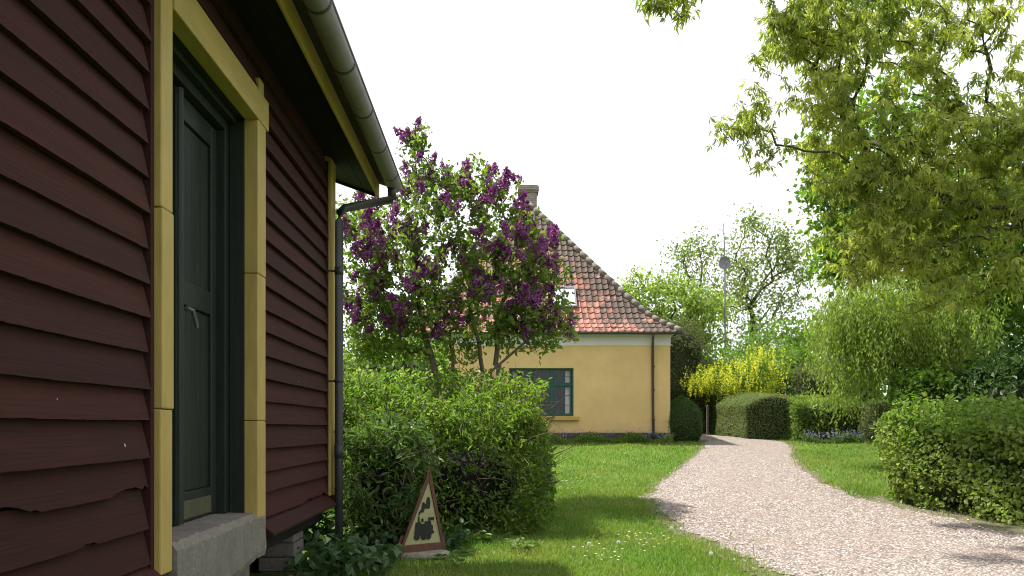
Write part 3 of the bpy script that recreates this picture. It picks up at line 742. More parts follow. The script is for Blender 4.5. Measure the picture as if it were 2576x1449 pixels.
for yv in np.arange(-1.0, 9.3, .9):                                 # straps over the trough
    mb = MB()
    for a, b_ in zip(th[:-1], th[1:]):
        r1 = GR + .001; r2 = GR + .006
        mb.add([(GX + r1*math.cos(a), yv - .014, GZ - .006 + r1*math.sin(a)), (GX + r2*math.cos(a), yv - .014, GZ - .006 + r2*math.sin(a)), (GX + r2*math.cos(b_), yv - .014, GZ - .006 + r2*math.sin(b_)), (GX + r1*math.cos(b_), yv - .014, GZ - .006 + r1*math.sin(b_)),
                (GX + r1*math.cos(a), yv + .014, GZ - .006 + r1*math.sin(a)), (GX + r2*math.cos(a), yv + .014, GZ - .006 + r2*math.sin(a)), (GX + r2*math.cos(b_), yv + .014, GZ - .006 + r2*math.sin(b_)), (GX + r1*math.cos(b_), yv + .014, GZ - .006 + r1*math.sin(b_))],
               [(0,1,2,3),(7,6,5,4),(0,4,5,1),(1,5,6,2),(2,6,7,3)])
    mb.build('strap', M['pipe'], gut)
mb = MB(); PR = .046
mb.tube([(-1.225, 9.2, 4.36), (-1.225, 9.2, 4.22)], .052, 14)
mb.tube([(-1.225, 9.2, 4.26), (-1.235, 9.19, 4.205), (-1.70, 8.72, 3.97), (-1.735, 8.655, 3.90), (-1.735, 8.62, 3.80), (-1.735, 8.60, 1.2), (-1.735, 8.6, .08)], PR, 14)
mb.tube([(-1.735, 8.60, 1.16), (-1.735, 8.6, 1.30)], PR + .006, 14); mb.tube([(-1.735, 8.61, 3.2), (-1.735, 8.61, 3.28)], PR + .005, 14); mb.tube([(-1.735, 8.6, 2.0), (-1.735, 8.6, 2.03)], PR + .008, 14)
mb.box(-1.9, -1.76, 8.595, 8.612, 2.005, 2.025); mb.box(-1.9, -1.76, 8.60, 8.617, 3.23, 3.25)
mb.build('downpipe', M['pipe'], bld, smooth=True)
# ------------------------------------------------------------------ yellow house
HY, HX, HW = 23.2, 1.2, 4.06
hb = 1.08; HL = 15.0
hs = empty('yellow_house', (0, 0, 0), 'ochre yellow house with red pantile hipped roof and brick chimney beyond the lawn', 'house')
ez = 4.33                                                          # eave height
mb = MB()
# facade with a window opening, u 1281..1443
wx0, wx1 = (1281 - U0)/F*HY, (1443 - U0)/F*HY; wz1, wz0 = EYE + (V0 - 926)/F*HY, EYE + (V0 - 1047)/F*HY
xl, xr = HX - HW, HX + HW; zt = EYE + (V0 - 870)/F*HY; zb = 1.34
mb.box(xl, wx0, HY, HY + .35, zb, zt); mb.box(wx1, xr, HY, HY + .35, zb, zt); mb.box(wx0, wx1, HY, HY + .35, zb, wz0); mb.box(wx0, wx1, HY, HY + .35, wz1, zt)
mb.box(xl, xl + .35, HY + .352, HY + HL, zb, zt); mb.box(xr - .35, xr, HY + .352, HY + HL, zb, zt); mb.box(xl + .352, xr - .352, HY + HL - .35, HY + HL, zb, zt)
mb.build('wall', M['plaster'], hs)
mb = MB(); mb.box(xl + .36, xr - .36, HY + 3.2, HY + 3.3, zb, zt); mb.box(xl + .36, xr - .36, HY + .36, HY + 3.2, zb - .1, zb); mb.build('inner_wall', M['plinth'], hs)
mb = MB(); mb.box(xl - .03, xr + .03, HY - .03, HY + HL + .03, .7, zb - .003); mb.build('plinth', M['plinth'], hs, bevel=.01)
mb = MB()
for (d, za, zb_) in ((.03, zt + .002, zt + .045), (.012, zt + .047, zt + .27), (.06, zt + .272, zt + .33), (.12, zt + .332, ez - .02)):
    mb.box(xl - d, xr + d, HY - d, HY + HL + d, za, zb_)
mb.build('cornice', M['white'], hs, bevel=.008)
# roof: pantiles
W = HW + .27; y_e = HY - .27
def rprof(s): return ez + .60*s + .68*np.maximum(0, (np.sqrt((s - .75)**2 + .12) + s - .75)/2) - .68*((math.sqrt(.75**2 + .12) - .75)/2)
rowL = .24; rows = [0.0]
while rows[-1] < W - .02:
    s = rows[-1]; sl_ = float(rprof(s + .05) - rprof(s)) / .05; rows.append(s + rowL / math.sqrt(1 + sl_*sl_) * 1.15)
TW = .185; ksg = 7; px = np.linspace(0, 1, ksg); prof_h = .030 * np.where(px < .62, np.sin(px/.62*np.pi)*-.35, np.sin((px - .62)/.38*np.pi)*1.0)
tv = []; tf = []; te = []; cnt = 0
def slope(xf_lo, xf_hi, place, edge):
    """xf_lo/hi: run s -> lateral limits; place(lat, s, h)-> world"""
    global cnt
    for s0, s1 in zip(rows[:-1], rows[1:]):
        lo0, hi0, lo1, hi1 = xf_lo(s0), xf_hi(s0), xf_lo(s1), xf_hi(s1)
        nC = int(math.ceil((hi0 - lo0) / TW)); start = math.floor(lo0 / TW) * TW
        for c in range(nC + 1):
            xs = start + (c + px) * TW * 1.04
            if xs[0] > hi0 - .02 or xs[-1] < lo0 + .02: continue
            jj = random.uniform(-.006, .006); jl = random.uniform(-.012, .012)
            b0 = np.clip(xs, lo0, hi0); t0 = np.clip(xs, lo1, hi1)
            lo = place(b0, s0 - .015 + jl, prof_h + .030 + jj); up = place(t0, s1 + .02, prof_h + .004); dn = place(b0, s0 - .013 + jl, prof_h + .006)
            tv.append(np.concatenate([lo, up, dn])); e = edge(b0, s0); te.append(np.concatenate([e, e, e]))
            q = np.arange(ksg - 1)
            tf.append(np.stack([q, q+1, ksg+q+1, ksg+q], 1) + cnt); tf.append(np.stack([2*ksg+q, 2*ksg+q+1, q+1, q], 1) + cnt); cnt += 3*ksg
def place_front(x, s, h): return np.stack([HX + x, np.full_like(x, y_e + s) - h*.6, rprof(np.full_like(x, s)) + h*.8], -1)
def place_right(y_, s, h): return np.stack([np.full_like(y_, HX + W - s) + h*.6, y_, rprof(np.full_like(y_, s)) + h*.8], -1)
def place_left(y_, s, h): return np.stack([np.full_like(y_, HX - W + s) - h*.6, y_, rprof(np.full_like(y_, s)) + h*.8], -1)
y_b = HY + HL + .27
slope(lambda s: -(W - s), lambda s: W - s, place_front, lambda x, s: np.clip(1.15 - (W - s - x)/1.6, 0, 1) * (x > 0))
slope(lambda s: y_e + s, lambda s: y_b - s, place_right, lambda x, s: np.full_like(x, .5))
slope(lambda s: y_e + s, lambda s: y_b - s, place_left, lambda x, s: np.full_like(x, .5))
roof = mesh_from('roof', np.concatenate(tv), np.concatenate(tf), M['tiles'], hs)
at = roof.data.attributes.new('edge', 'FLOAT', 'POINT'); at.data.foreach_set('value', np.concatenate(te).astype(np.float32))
# boarding under the tiles
mb = MB(); ss = np.linspace(0, W, 24)
for fn in (0, 1, 2, 3):
    V = []
    for s in ss:
        z = float(rprof(s)) - .02; a, b_ = y_e + s, y_b - s; L_, R_ = HX - W + s, HX + W - s
        V += [[(L_, a, z), (R_, a, z)], [(R_, a, z), (R_, b_, z)], [(L_, b_, z), (L_, a, z)], [(R_, b_, z), (L_, b_, z)]][fn]
    i = np.arange(len(V)).reshape(-1, 2); mb.addq(V, np.stack([i[:-1, 0], i[:-1, 1], i[1:, 1], i[1:, 0]], 1))
mb.build('roof_boarding', M['darkwood'], hs)
# hip and ridge tiles
mb = MB()
def hipline(f, n, r):
    pts = [f(t) for t in np.linspace(0, 1, n + 1)]
    for a, b_ in zip(pts[:-1], pts[1:]):
        a = np.array(a); b_ = np.array(b_); d = (b_ - a) * .06; mb.tube([a - d, b_ + d], [r * random.uniform(1.05, 1.2), r * random.uniform(.9, 1)], 9)
hipline(lambda t: (HX + W - t*W, y_e + t*W, float(rprof(t*W)) + .03), 24, .095)
hipline(lambda t: (HX - W + t*W, y_e + t*W, float(rprof(t*W)) + .03), 24, .095)
hipline(lambda t: (HX, y_e + W + t*(y_b - y_e - 2*W), float(rprof(W)) + .03), 22, .10)
mb.build('hip_tile', M['mortar'], hs, smooth=True)
# chimney
cz0, cy_ = float(rprof(W)) - 1.6, y_e + W + .65
def mat_brick():
    m, nt, b, _ = new_mat('grey_brick')
    bt = N(nt, 'ShaderNodeTexBrick', Scale=1.0); bt.inputs['Brick Width'].default_value = .22; bt.inputs['Row Height'].default_value = .075; bt.inputs['Mortar Size'].default_value = .009
    bt.inputs['Color1'].default_value = (.24, .19, .165, 1); bt.inputs['Color2'].default_value = (.33, .27, .24, 1); bt.inputs['Mortar'].default_value = (.12, .11, .10, 1)
    tc = nt.nodes.new('ShaderNodeTexCoord'); sx = nt.nodes.new('ShaderNodeSeparateXYZ'); cx = nt.nodes.new('ShaderNodeCombineXYZ'); ad = N(nt, 'ShaderNodeMath', operation='ADD')
    nt.links.new(tc.outputs['Object'], sx.inputs[0]); nt.links.new(sx.outputs[0], ad.inputs[0]); nt.links.new(sx.outputs[1], ad.inputs[1])
    nt.links.new(ad.outputs[0], cx.inputs[0]); nt.links.new(sx.outputs[2], cx.inputs[1]); nt.links.new(cx.outputs[0], bt.inputs['Vector'])
    nt.links.new(bt.outputs['Color'], b.inputs['Base Color']); b.inputs['Roughness'].default_value = .9
    bump(nt, b, bt.outputs['Fac'], -.5, .01); return m
M['brickt'] = mat_brick()
mb = MB(); ctop = EYE + (V0 - 472)/F*cy_
ca, cb = HX - .30, HX + .30; mb.box(ca, cb, cy_ - .3, cy_ + .3, cz0, ctop - .26)
mb.box(ca - .035, cb + .035, cy_ - .335, cy_ + .335, ctop - .26, ctop - .19); mb.box(ca - .07, cb + .07, cy_ - .37, cy_ + .37, ctop - .19, ctop - .05); mb.box(ca - .03, cb + .03, cy_ - .33, cy_ + .33, ctop - .05, ctop)
mb.build('chimney', M['brickt'], roof)
# skylight in front slope
sk = P(1420, 752, 1); s_k = None
for s in np.linspace(0, W, 400):
    q = (y_e + s); v_ = V0 - (float(rprof(s)) - EYE)/q*F
    if v_ <= 752: s_k = s; break
def sloped(x, t, h):   # t along slope from s_k
    sl_ = float(rprof(s_k + .1) - rprof(s_k - .1))/.2; L = math.sqrt(1 + sl_*sl_); return (x, y_e + s_k + t/L - h*sl_/L, float(rprof(s_k)) + t*sl_/L + h/L)
kx = (1419 - U0)/F*(y_e + s_k); hw, hh = .37, .46
mb = MB()
for (a, b_, c, d) in ((-hw, hw, -hh, -hh + .06), (-hw, hw, hh - .06, hh), (-hw, -hw + .05, -hh + .061, hh - .061), (hw - .05, hw, -hh + .061, hh - .061), (-.014, .014, -hh + .061, hh - .061)):
    V = [sloped(kx + x_, t_, h_) for h_ in (-.05, .11) for (x_, t_) in ((a, c), (b_, c), (b_, d), (a, d))]
    mb.add(V, [(0,3,2,1),(4,5,6,7),(0,1,5,4),(1,2,6,5),(2,3,7,6),(3,0,4,7)])
skl = mb.build('skylight', M['zinc'], hs)
V = [sloped(kx + x_, t_, .085) for (x_, t_) in ((-hw + .04, -hh + .05), (hw - .04, -hh + .05), (hw - .04, hh - .05), (-hw + .04, hh - .05))]
mb = MB(); mb.add(V, [(0,1,2,3)]); mb.build('pane', M['skyglass'], skl)
# roof window lid standing proud of the right slope
s2 = .95; mb = MB(); yq = y_e + 2.0
V = [place_right(np.array([yq + dy]), s2 + ds, np.array([h_]))[0] for h_ in (0, .24) for (dy, ds) in ((0, 0), (.7, 0), (.7, .6), (0, .6))]
mb.add(V, [(0,3,2,1),(4,5,6,7),(0,1,5,4),(1,2,6,5),(2,3,7,6),(3,0,4,7)]); mb.build('skylight', M['roofdark'], hs)
# gutter and downpipe
mb = MB(); mb.tube([(HX - W - .02, y_e - .03, ez - .02), (HX + W + .03, y_e - .03, ez - .035)], .045, 10); mb.build('gutter', M['brownpipe'], hs, smooth=True)
mb = MB(); gx_ = (1640 - U0)/F*(HY - .08); mb.tube([(gx_, y_e - .02, ez - .05), (gx_, y_e + .02, ez - .16), (gx_ + .01, HY - .14, ez - .40), (gx_ + .02, HY - .09, ez - .52), (gx_ + .03, HY - .085, 2.0), (gx_ + .05, HY - .085, 1.0)], .042, 10)
for z in (1.7, 2.6, 3.3): mb.tube([(gx_ + .04, HY - .085, z), (gx_ + .04, HY - .085, z + .05)], .053, 10)
mb.build('downpipe', M['brownpipe'], hs, smooth=True)
# window: three lights with transom
win = MB(); yf0, yf1 = HY + .07, HY + .15; t_ = .05
win.box(wx0, wx1, yf0, yf1, wz0, wz0 + t_); win.box(wx0, wx1, yf0, yf1, wz1 - t_, wz1); win.box(wx0, wx0 + t_, yf0, yf1, wz0 + t_, wz1 - t_); win.box(wx1 - t_, wx1, yf0, yf1, wz0 + t_, wz1 - t_)
ztr = EYE + (V0 - 968)/F*HY; win.box(wx0 + t_, wx1 - t_, yf0 - .01, yf1, ztr - .035, ztr + .035)
xs = np.linspace(wx0 + t_/2, wx1 - t_/2, 4)
for x_ in xs[1:3]: win.box(x_ - .045, x_ + .045, yf0 - .006, yf1 - .004, wz0 + t_, ztr - .036); win.box(x_ - .045, x_ + .045, yf0 - .006, yf1 - .004, ztr + .036, wz1 - t_)
wino = win.build('window', M['teal'], hs, bevel=.006)
cs = MB(); gl = MB()
for a, b_ in zip(xs[:-1], xs[1:]):
    for (za, zb_, rws) in ((wz0 + t_, ztr - .036, 3), (ztr + .036, wz1 - t_, 2)):
        a_, c_ = a + .05, b_ - .05
        cs.box(a_, a_ + .03, yf0 + .012, yf0 + .05, za, zb_); cs.box(c_ - .03, c_, yf0 + .012, yf0 + .05, za, zb_); cs.box(a_ + .03, c_ - .03, yf0 + .012, yf0 + .05, za, za + .035); cs.box(a_ + .03, c_ - .03, yf0 + .012, yf0 + .05, zb_ - .03, zb_)
        for q in range(1, 3): x_ = a_ + (c_ - a_)*q/3; cs.box(x_ - .009, x_ + .009, yf0 + .018, yf0 + .046, za + .036, zb_ - .031)
        for q in range(1, rws): z_ = za + (zb_ - za)*q/rws; cs.box(a_ + .031, c_ - .031, yf0 + .02, yf0 + .044, z_ - .009, z_ + .009)
        gl.add([(a_ + .02, yf0 + .032, za + .02), (c_ - .02, yf0 + .032, za + .02), (c_ - .02, yf0 + .032, zb_ - .02), (a_ + .02, yf0 + .032, zb_ - .02)], [(0, 1, 2, 3)])
cs.build('casement', M['teal'], wino); gl.build('pane', M['glass'], wino)
for x0_, x1_ in ((wx1 - .24, wx1 - .05), (wx0 + .05, wx0 + .24)):
    cu = MB(); n = 24; xs_ = np.linspace(x0_, x1_, n); V = np.concatenate([np.stack([xs_, HY + .22 + .025*np.sin(np.arange(n)*1.2), np.full(n, z)], -1) for z in (wz0 + .02, wz1 - .05)])
    q = np.arange(n - 1); cu.addq(V, np.stack([q, q+1, n+q+1, n+q], 1))
    cu.build('curtain', M['curtain'], wino, smooth=True)
mb = MB(); mb.box(wx0 - .16, wx1 + .16, HY - .10, HY + .07, wz0 - .125, wz0 - .004); mb.build('sill', M['sillm'], wino, bevel=.012)

# ------------------------------------------------------------------ train warning sign on its stone
SY = 8.75
g0 = P(1062, 1402, SY)
yaw = R(33)
ex = np.array([math.cos(yaw), math.sin(yaw), 0]); nz = np.array([math.sin(yaw), -math.cos(yaw), 0])
sg = empty('warning_sign', (g0[0], g0[1], g0[2]), 'brown framed triangular sign with a steam train pictogram, in front of the hedge', 'sign')
kk = .19 * SY / F; wk = kk / math.cos(yaw) * 1.0
def S(px_, py, d):
    bx = (px_ - 485); lz = (1066 + 55*(0) - py) - 55*(px_ - 485)/460
    return g0 + ex * bx * wk + np.array([0, 0, 1]) * (lz + 175) * kk + nz * d
def plate(mb, poly, d0, d1): mb.prism(poly, lambda p, q, a: tuple(S(p, q, a)), d0, d1)
def inset(A_, B_, t): return tuple(np.array(A_) + (np.array(B_) - np.array(A_)) * t)
ap, bl, br = (572, 30), (160, 1265), (775, 1175); iap, ibl, ibr = (561, 222), (255, 1086), (715, 1031)
mb = MB(); plate(mb, [bl, br, ibr, ibl], .0, .03); plate(mb, [br, ap, iap, ibr], .0, .028); plate(mb, [ap, bl, ibl, iap], .0, .026)
plate(mb, [(128, 1272), (200, 1262), (262, 960), (225, 965)], -.02, -.002); plate(mb, [(740, 1180), (800, 1168), (770, 960), (735, 970)], -.05, -.002)
mb.build('frame', M['signred'], sg, bevel=.004)
mb = MB(); plate(mb, [(240, 1096), (728, 1038), (562, 200)], -.015, .012); mb.build('panel', M['signcream'], sg)
mb = MB()
def circ(cx, cy_2, rx, ry, n=18): return [(cx + rx*math.cos(2*math.pi*i/n), cy_2 + ry*math.sin(2*math.pi*i/n)) for i in range(n)]
D0, D1 = .012, .016
polys = [circ(555, 515, 26, 82), circ(525, 560, 44, 34), [(478, 520), (505, 505), (520, 560), (498, 640), (470, 640), (470, 590)], [(492, 600), (495, 645), (462, 650), (440, 690), (428, 685), (440, 640), (470, 600)],
         [(428, 700), (444, 700), (446, 790), (424, 790)], [(398, 785), (455, 770), (470, 800), (470, 905), (385, 915), (390, 840)], circ(481, 750, 14, 28), [(460, 800), (520, 790), (520, 905), (460, 910)],
         [(508, 762), (585, 752), (592, 800), (612, 812), (612, 905), (505, 915)], [(555, 708), (625, 697), (625, 738), (555, 750)], [(560, 745), (575, 745), (575, 770), (560, 770)], [(600, 885), (624, 880), (622, 915), (600, 920)],
         [(380, 905), (600, 895), (590, 945), (385, 960)], circ(410, 975, 36, 42), circ(492, 962, 36, 48), circ(552, 945, 38, 56)]
for q, p_ in enumerate(polys): plate(mb, p_, D0 + q*.0002, D1 + q*.0004)
mb.build('train_pictogram', M['black'], sg)
mb = MB(); base = P(1062, 1425, SY - .12); k = 22; V = []
for lay, (z_, sc_) in enumerate(((-.12, 1.0), (.035, 1.0), (.075, .93), (.085, .80))):
    for q in range(k):
        a = 2*math.pi*q/k; V.append((base[0] - .02 + .33*sc_*math.cos(a)*(1 + .06*math.sin(3*a)), base[1] + .10 + .20*sc_*math.sin(a)*(1 + .05*math.sin(5*a)), float(gz(base[0], base[1])) + z_ - .02 + random.uniform(-.006, .006)))
fs = [(l*k + q, l*k + (q+1) % k, (l+1)*k + (q+1) % k, (l+1)*k + q) for l in range(3) for q in range(k)] + [tuple(range(3*k, 4*k))]
mb.add(V, fs); st = mb.build('stone_slab', M['stone'], None); put(st, 'pale flat stone under the triangular train sign', 'stone')

# ------------------------------------------------------------------ planting near the building
def hshape(p, a):
    q = p.copy(); t = np.clip((p[:, 2] + a[2]) / (2*a[2]), 0, 1)
    q[:, 2] += t * (.16 * np.clip((p[:, 1] + a[1]) / (2*a[1]), 0, 1) + .14*np.sin(p[:, 0]*2.1 + 1) * np.sin(p[:, 1]*1.7))
    q[:, 0] += .18 * (1 - t)*0 ; return q
hedge('bushy_hedge', (-.84, 11.35), R(4), (3.1, 3.1, 1.78), 36000, 'hedgeleaf', .075, 'bushy green hedge with sunlit top and dark twiggy front, right of the red building', rnd=.55, lump=.07, depth=.16, core='coreshade', shrink=.55,
      kind='leaf', wr=.45, shape=hshape, twigs=620, shoots=240, lk=2.2, gaps=.45, up=.7, thin=lambda p, a: np.where((p[:, 1] < -a[1]*.75) & (p[:, 2] < a[2]*.55), .80 + .2*np.sin(p[:, 0]*3.1 + p[:, 2]*4), 1.0))  # front leaves thinned low down so the near-black core reads as shade
# lance-leaved shrub before it
def loose(name, c, size, n, leaf, ls, label, cat='shrub', kind='leaf', wr=.4, **kw):
    return hedge(name, c, 0, size, n, leaf, ls, label, cat, rnd=min(size)/2*.95, lump=.12, depth=.16, core=kw.pop('core', 'core'), shrink=.3, kind=kind, wr=wr, shoots=kw.pop('shoots', 40), gaps=.2, **kw)
loose('lance_leaf_shrub', (-1.33, 9.2), (1.12, 1.15, 1.45), 5200, 'shrubleaf', .12, 'loose shrub with narrow pale leaves between the downpipe and the train sign', core='coreshade', wr=.30, twigs=90)
loose('gable_shrub', (-3.2, 9.75), (2.4, .9, 1.15), 3600, 'ivy', .10, 'dark leafy bush behind the far end of the red building, seen under its floor', wr=.6, shoots=10)
# big-leaved ground cover under the wall
n = 900; x = rng.uniform(-2.0, -.35, n); y = rng.uniform(7.3, 9.3, n); ok = ~((x > -1.05) & (y < 8.9)); x, y = x[ok], y[ok]
Pc = np.stack([x, y, gz(x, y) + rng.uniform(.03, .28, len(x))], -1)
o = leafcloud('ground_cover', Pc, .115, M['ivy'], None, 'leaf', .85, 1.6, .2)
put(o, 'low broad leaved ground cover at the foot of the red building', 'ground cover', None, 'stuff')
# a few weeds in the grass near the sign
for q, (u, v, lab) in enumerate(((1310, 1392, 'leafy weed in the grass below the dark hedge'), (1190, 1368, 'leafy weed at the foot of the hedge beside the train sign'), (1135, 1425, 'leafy weed right of the pale stone slab'))):
    g = G(u, v); n = 26; a = rng.uniform(0, 6.28, n); rr = rng.uniform(0, .16, n)
    Pc = np.stack([g[0] + rr*np.cos(a), g[1] + rr*np.sin(a), g[2] + rng.uniform(.03, .16, n)], -1)
    Dd = np.stack([np.cos(a), np.sin(a), .2*np.ones(n)], -1); V, FF = leaf_arrays(Pc, rand_dirs(n, 1.6), Dd, rng.uniform(.08, .13, n), rng.uniform(.05, .08, n), 'leaf')
    o = mesh_from('weed', V, FF, M['shrubleaf'], None); put(o, lab, 'weed', 'weeds in the lawn')

# ------------------------------------------------------------------ lilac
LY = 13.2
def lg(u, v=1100): q = P(u, v, LY); return (q[0], q[1], float(gz(q[0], q[1])))
bases = [[lg(1120), P(1095, 935, LY), P(1075, 860, LY), P(1050, 780, LY)], [lg(1170), P(1140, 930, LY), P(1130, 830, LY + .3)], [lg(1215), P(1215, 940, LY), P(1200, 860, LY - .2), P(1185, 760, LY)],
         [lg(1235), P(1252, 920, LY), P(1250, 830, LY), P(1270, 740, LY)], [lg(1225), P(1240, 930, LY - .2), P(1300, 880, LY - .2), P(1350, 840, LY - .3)]]
tg = blobs([(915, 660, LY, 85, 160, 1.0, 90), (1010, 650, LY, 120, 170, 1.2, 105), (1130, 620, LY, 140, 170, 1.2, 130), (1250, 640, LY, 125, 130, 1.1, 95), (1340, 670, LY, 85, 120, .9, 62), (1395, 690, LY, 35, 40, .5, 6),
            (1360, 770, LY, 80, 80, .8, 36), (1400, 825, LY, 50, 50, .5, 22), (1300, 800, LY, 80, 60, .7, 26), (1140, 465, LY, 85, 60, .7, 42), (1050, 465, LY, 60, 65, .6, 26), (1048, 352, LY, 38, 46, .35, 15), (1195, 435, LY, 40, 30, .3, 12), (1255, 490, LY, 50, 40, .5, 18),
            (920, 810, LY, 85, 80, .9, 60), (1060, 780, LY, 110, 80, 1, 55), (1220, 790, LY, 110, 80, 1, 55), (885, 540, LY, 60, 50, .5, 16), (1300, 555, LY, 40, 35, .4, 8), (1330, 860, LY, 70, 25, .5, 10), (980, 880, LY, 80, 30, .6, 18), (1120, 880, LY, 100, 25, .6, 12), (900, 870, LY, 60, 40, .6, 24), (1000, 850, LY, 90, 50, .8, 30), (1230, 860, LY, 80, 30, .6, 12)])
tg = np.concatenate([tg, tg[rng.uniform(0, 1, len(tg)) < .4] + rng.normal(size=(1, 3))*.02]); tg = tg + rng.normal(size=tg.shape)*.08
root, A, par, tips = tree('lilac_tree', bases, tg, 10, .088, .085, 'lilacleaf', 'tall lilac in deep purple bloom on several crooked stems behind the hedge', 'lilac', bark='barkpale', rmax=.055, tip=.0035, kind='leaf', wr=.62, droop=.25, step=.22, pen=.12, along=.9)
# panicles
def panicle(seed):
    r_ = np.random.default_rng(seed); n = 110; t = r_.uniform(0, 1, n) ** .8; rad = .050 * (1 - t)**.7 + .010; a = r_.uniform(0, 6.28, n)
    o_ = np.stack([np.cos(a), np.sin(a), np.full(n, .25)], -1); c = np.stack([rad*np.cos(a), rad*np.sin(a), t * .20], -1)
    V, FF = leaf_arrays(c, unit(o_ + r_.normal(size=(n, 3))*.3), unit(r_.normal(size=(n, 3))), 0.042, .034, 'rhomb'); return V - 0, FF
variants = []
cand = tips[rng.permutation(len(tips))]
hi = [i for i in cand if A[i, 2] > P(0, 860, LY)[2]]
# more bloom where the photograph shows it: upper and middle band
wgt = np.array([1.0 if V0 - (A[i, 2]-EYE)/A[i, 1]*F < 700 else .75 for i in hi]); pick = [i for i, w_ in zip(hi, wgt) if random.random() < w_ * .24]
pos_list = []
for i in pick:
    for _ in range(random.choice((1, 1, 2))): pos_list.append(A[i] + rng.normal(size=3) * .045 + np.array([0, -.06, .0]))
pos_list.sort(key=lambda p: p[1])
for q, p_ in enumerate(pos_list[:100]):
    if q < 6:
        V, FF = panicle(q); o = mesh_from('flower_cluster', V, FF, M['lilacflower']); variants.append(o)
    else: o = random.choice(variants).copy(); COL.objects.link(o)
    o.parent = root; o.location = Vector(p_) - root.location; s_ = random.uniform(.9, 1.5)
    o.scale = (s_, s_, s_*random.uniform(.9, 1.25)); o.rotation_euler = (random.gauss(0, .5), random.gauss(0, .5), random.uniform(0, 6))
Vs = []; Fs = []; nn_ = 0
for q, p_ in enumerate(pos_list[100:]):
    V, FF = panicle(q + 50); s_ = random.uniform(.75, 1.35); Vs.append(V*s_ + p_); Fs.append(FF + nn_); nn_ += len(V)
if Vs:
    o = mesh_from('further_blossom', np.concatenate(Vs), np.concatenate(Fs), M['lilacflower'], root); o['kind'] = 'stuff'

# ------------------------------------------------------------------ right-hand hedge and shrubs
hl0, hl1 = G(2212, 1262)[:2], np.array([7.55, 9.2])
dv = unit(hl1 - hl0); nrm = np.array([-dv[1], dv[0]]); nrm = nrm if nrm[0] > 0 else -nrm
L_ = 7.0; cen = hl0 + dv * (L_/2 - .1) + nrm * .95
hedge('garden_hedge', cen, math.atan2(dv[1], dv[0]), (L_, 1.8, 1.50), 56000, 'hedgeright', .07, 'broad leaved yellow green hedge along the right edge of the gravel path', rnd=.35, lump=.12, depth=.15, core='core', shrink=.30, kind='leaf', wr=.72, shoots=320, gaps=.5, lk=2.4, twigs=60)
# boxwood ball
g = G(1725, 1112); bc = (g[0], g[1] + .5)
def egg(p, a):
    t = (p[:, 2] + a[2]) / (2*a[2]); f = np.sqrt(np.clip(1 - ((t - .42) / .62)**2, .02, 1)); q = p.copy(); q[:, :2] *= f[:, None]; return q
hedge('boxwood_ball', bc, 0, (1.22, 1.22, 1.36), 10000, 'boxleaf', .045, 'egg shaped clipped dark green bush at the corner of the yellow house', 'bush', rnd=.58, lump=.015, depth=.03, shrink=.05, wr=.6, lk=4, shape=egg)
# barrel-topped clipped hedge
g = G(1866, 1104); yaw_ = R(8)
def barrel(p, a):
    q = p.copy(); t = np.clip((p[:, 2] + a[2])/(2*a[2]), 0, 1); q[:, 2] -= t*.36*(np.clip(p[:, 0]/a[0], -1.1, 1.1))**2 ; return q
hedge('clipped_hedge', (g[0] + .86, g[1] + 1.0), yaw_, (1.95, 2.2, 1.42), 26000, 'clipleaf', .042, 'neatly clipped hedge block with arched top beyond the path bend', rnd=.09, lump=.012, depth=.025, shrink=.05, wr=.6, shape=barrel, lk=4)
g = G(1975, 1106); hedge('low_clipped_hedge', (g[0], g[1] + .35), 0, (.62, .5, .48), 5000, 'clipleaf', .04, 'low square clipped hedge in front of the arched hedge', rnd=.05, lump=.01, depth=.02, shrink=.04, wr=.6)
g0_ = G(2000, 1112); g1_ = G(2192, 1112)
hedge('round_hedge', ((g0_[0] + g1_[0])/2 + .1, g0_[1] + .9), R(-4), (g1_[0] - g0_[0] + .1, 1.7, 1.22), 16000, 'hedgeright', .06, 'bright green leafy hedge behind blue flowers, between the arched hedge and the near hedge', rnd=.32, lump=.05, depth=.07, shrink=.12, wr=.6, shoots=90)
g = G(2222, 1120); hedge('copper_hedge', (g[0] + .2, g[1] + .6), 0, (.8, 1.2, 1.25), 5000, 'olive', .06, 'brownish leaved shrub where the near hedge begins', 'shrub', rnd=.3, lump=.05, depth=.07, shrink=.12, wr=.6)

def flowers(name, x0, x1, y0, y1, n, h, lab, leafm, flm, nf):
    x = rng.uniform(x0, x1, n); y = rng.uniform(y0, y1, n); z = gz(x, y) + rng.uniform(.02, h, n)*(.6 + .4*np.sin(x*5))
    Vl, Fl = leaf_arrays(np.stack([x, y, z], -1), rand_dirs(n, .8), rand_dirs(n, .5), .08, .04, 'rhomb')
    o = mesh_from(name, Vl, Fl, M[leafm]); put(o, lab, 'flowers', None, 'stuff')
    c = rng.integers(0, n, nf); b_ = np.stack([x[c], y[c] - .03, gz(x[c], y[c]) + h*rng.uniform(.75, 1.2, nf)], -1)
    rep = 5; pp = np.repeat(b_, rep, 0) + rng.normal(size=(nf*rep, 3)) * np.array([.015, .015, .05])
    Vf, Ff = leaf_arrays(pp, rand_dirs(len(pp)), rand_dirs(len(pp)), .035, .03, 'rhomb'); mesh_from('flower_heads', Vf, Ff, M[flm], o)
    return o
flowers('flower_border', 1.4, 5.2, HY - .75, HY - .12, 2600, .30, 'low border of leaves and pale violet flower spikes along the house plinth', 'hedgeleaf', 'blueflower', 90)
g = G(2030, 1116); g2 = G(2170, 1118)
flowers('forget_me_nots', g[0], g2[0] + .3, g[1] - .1, g[1] + .5, 1500, .26, 'hazy blue flowers in front of the bright green hedge', 'shrubleaf', 'blueflower', 90)

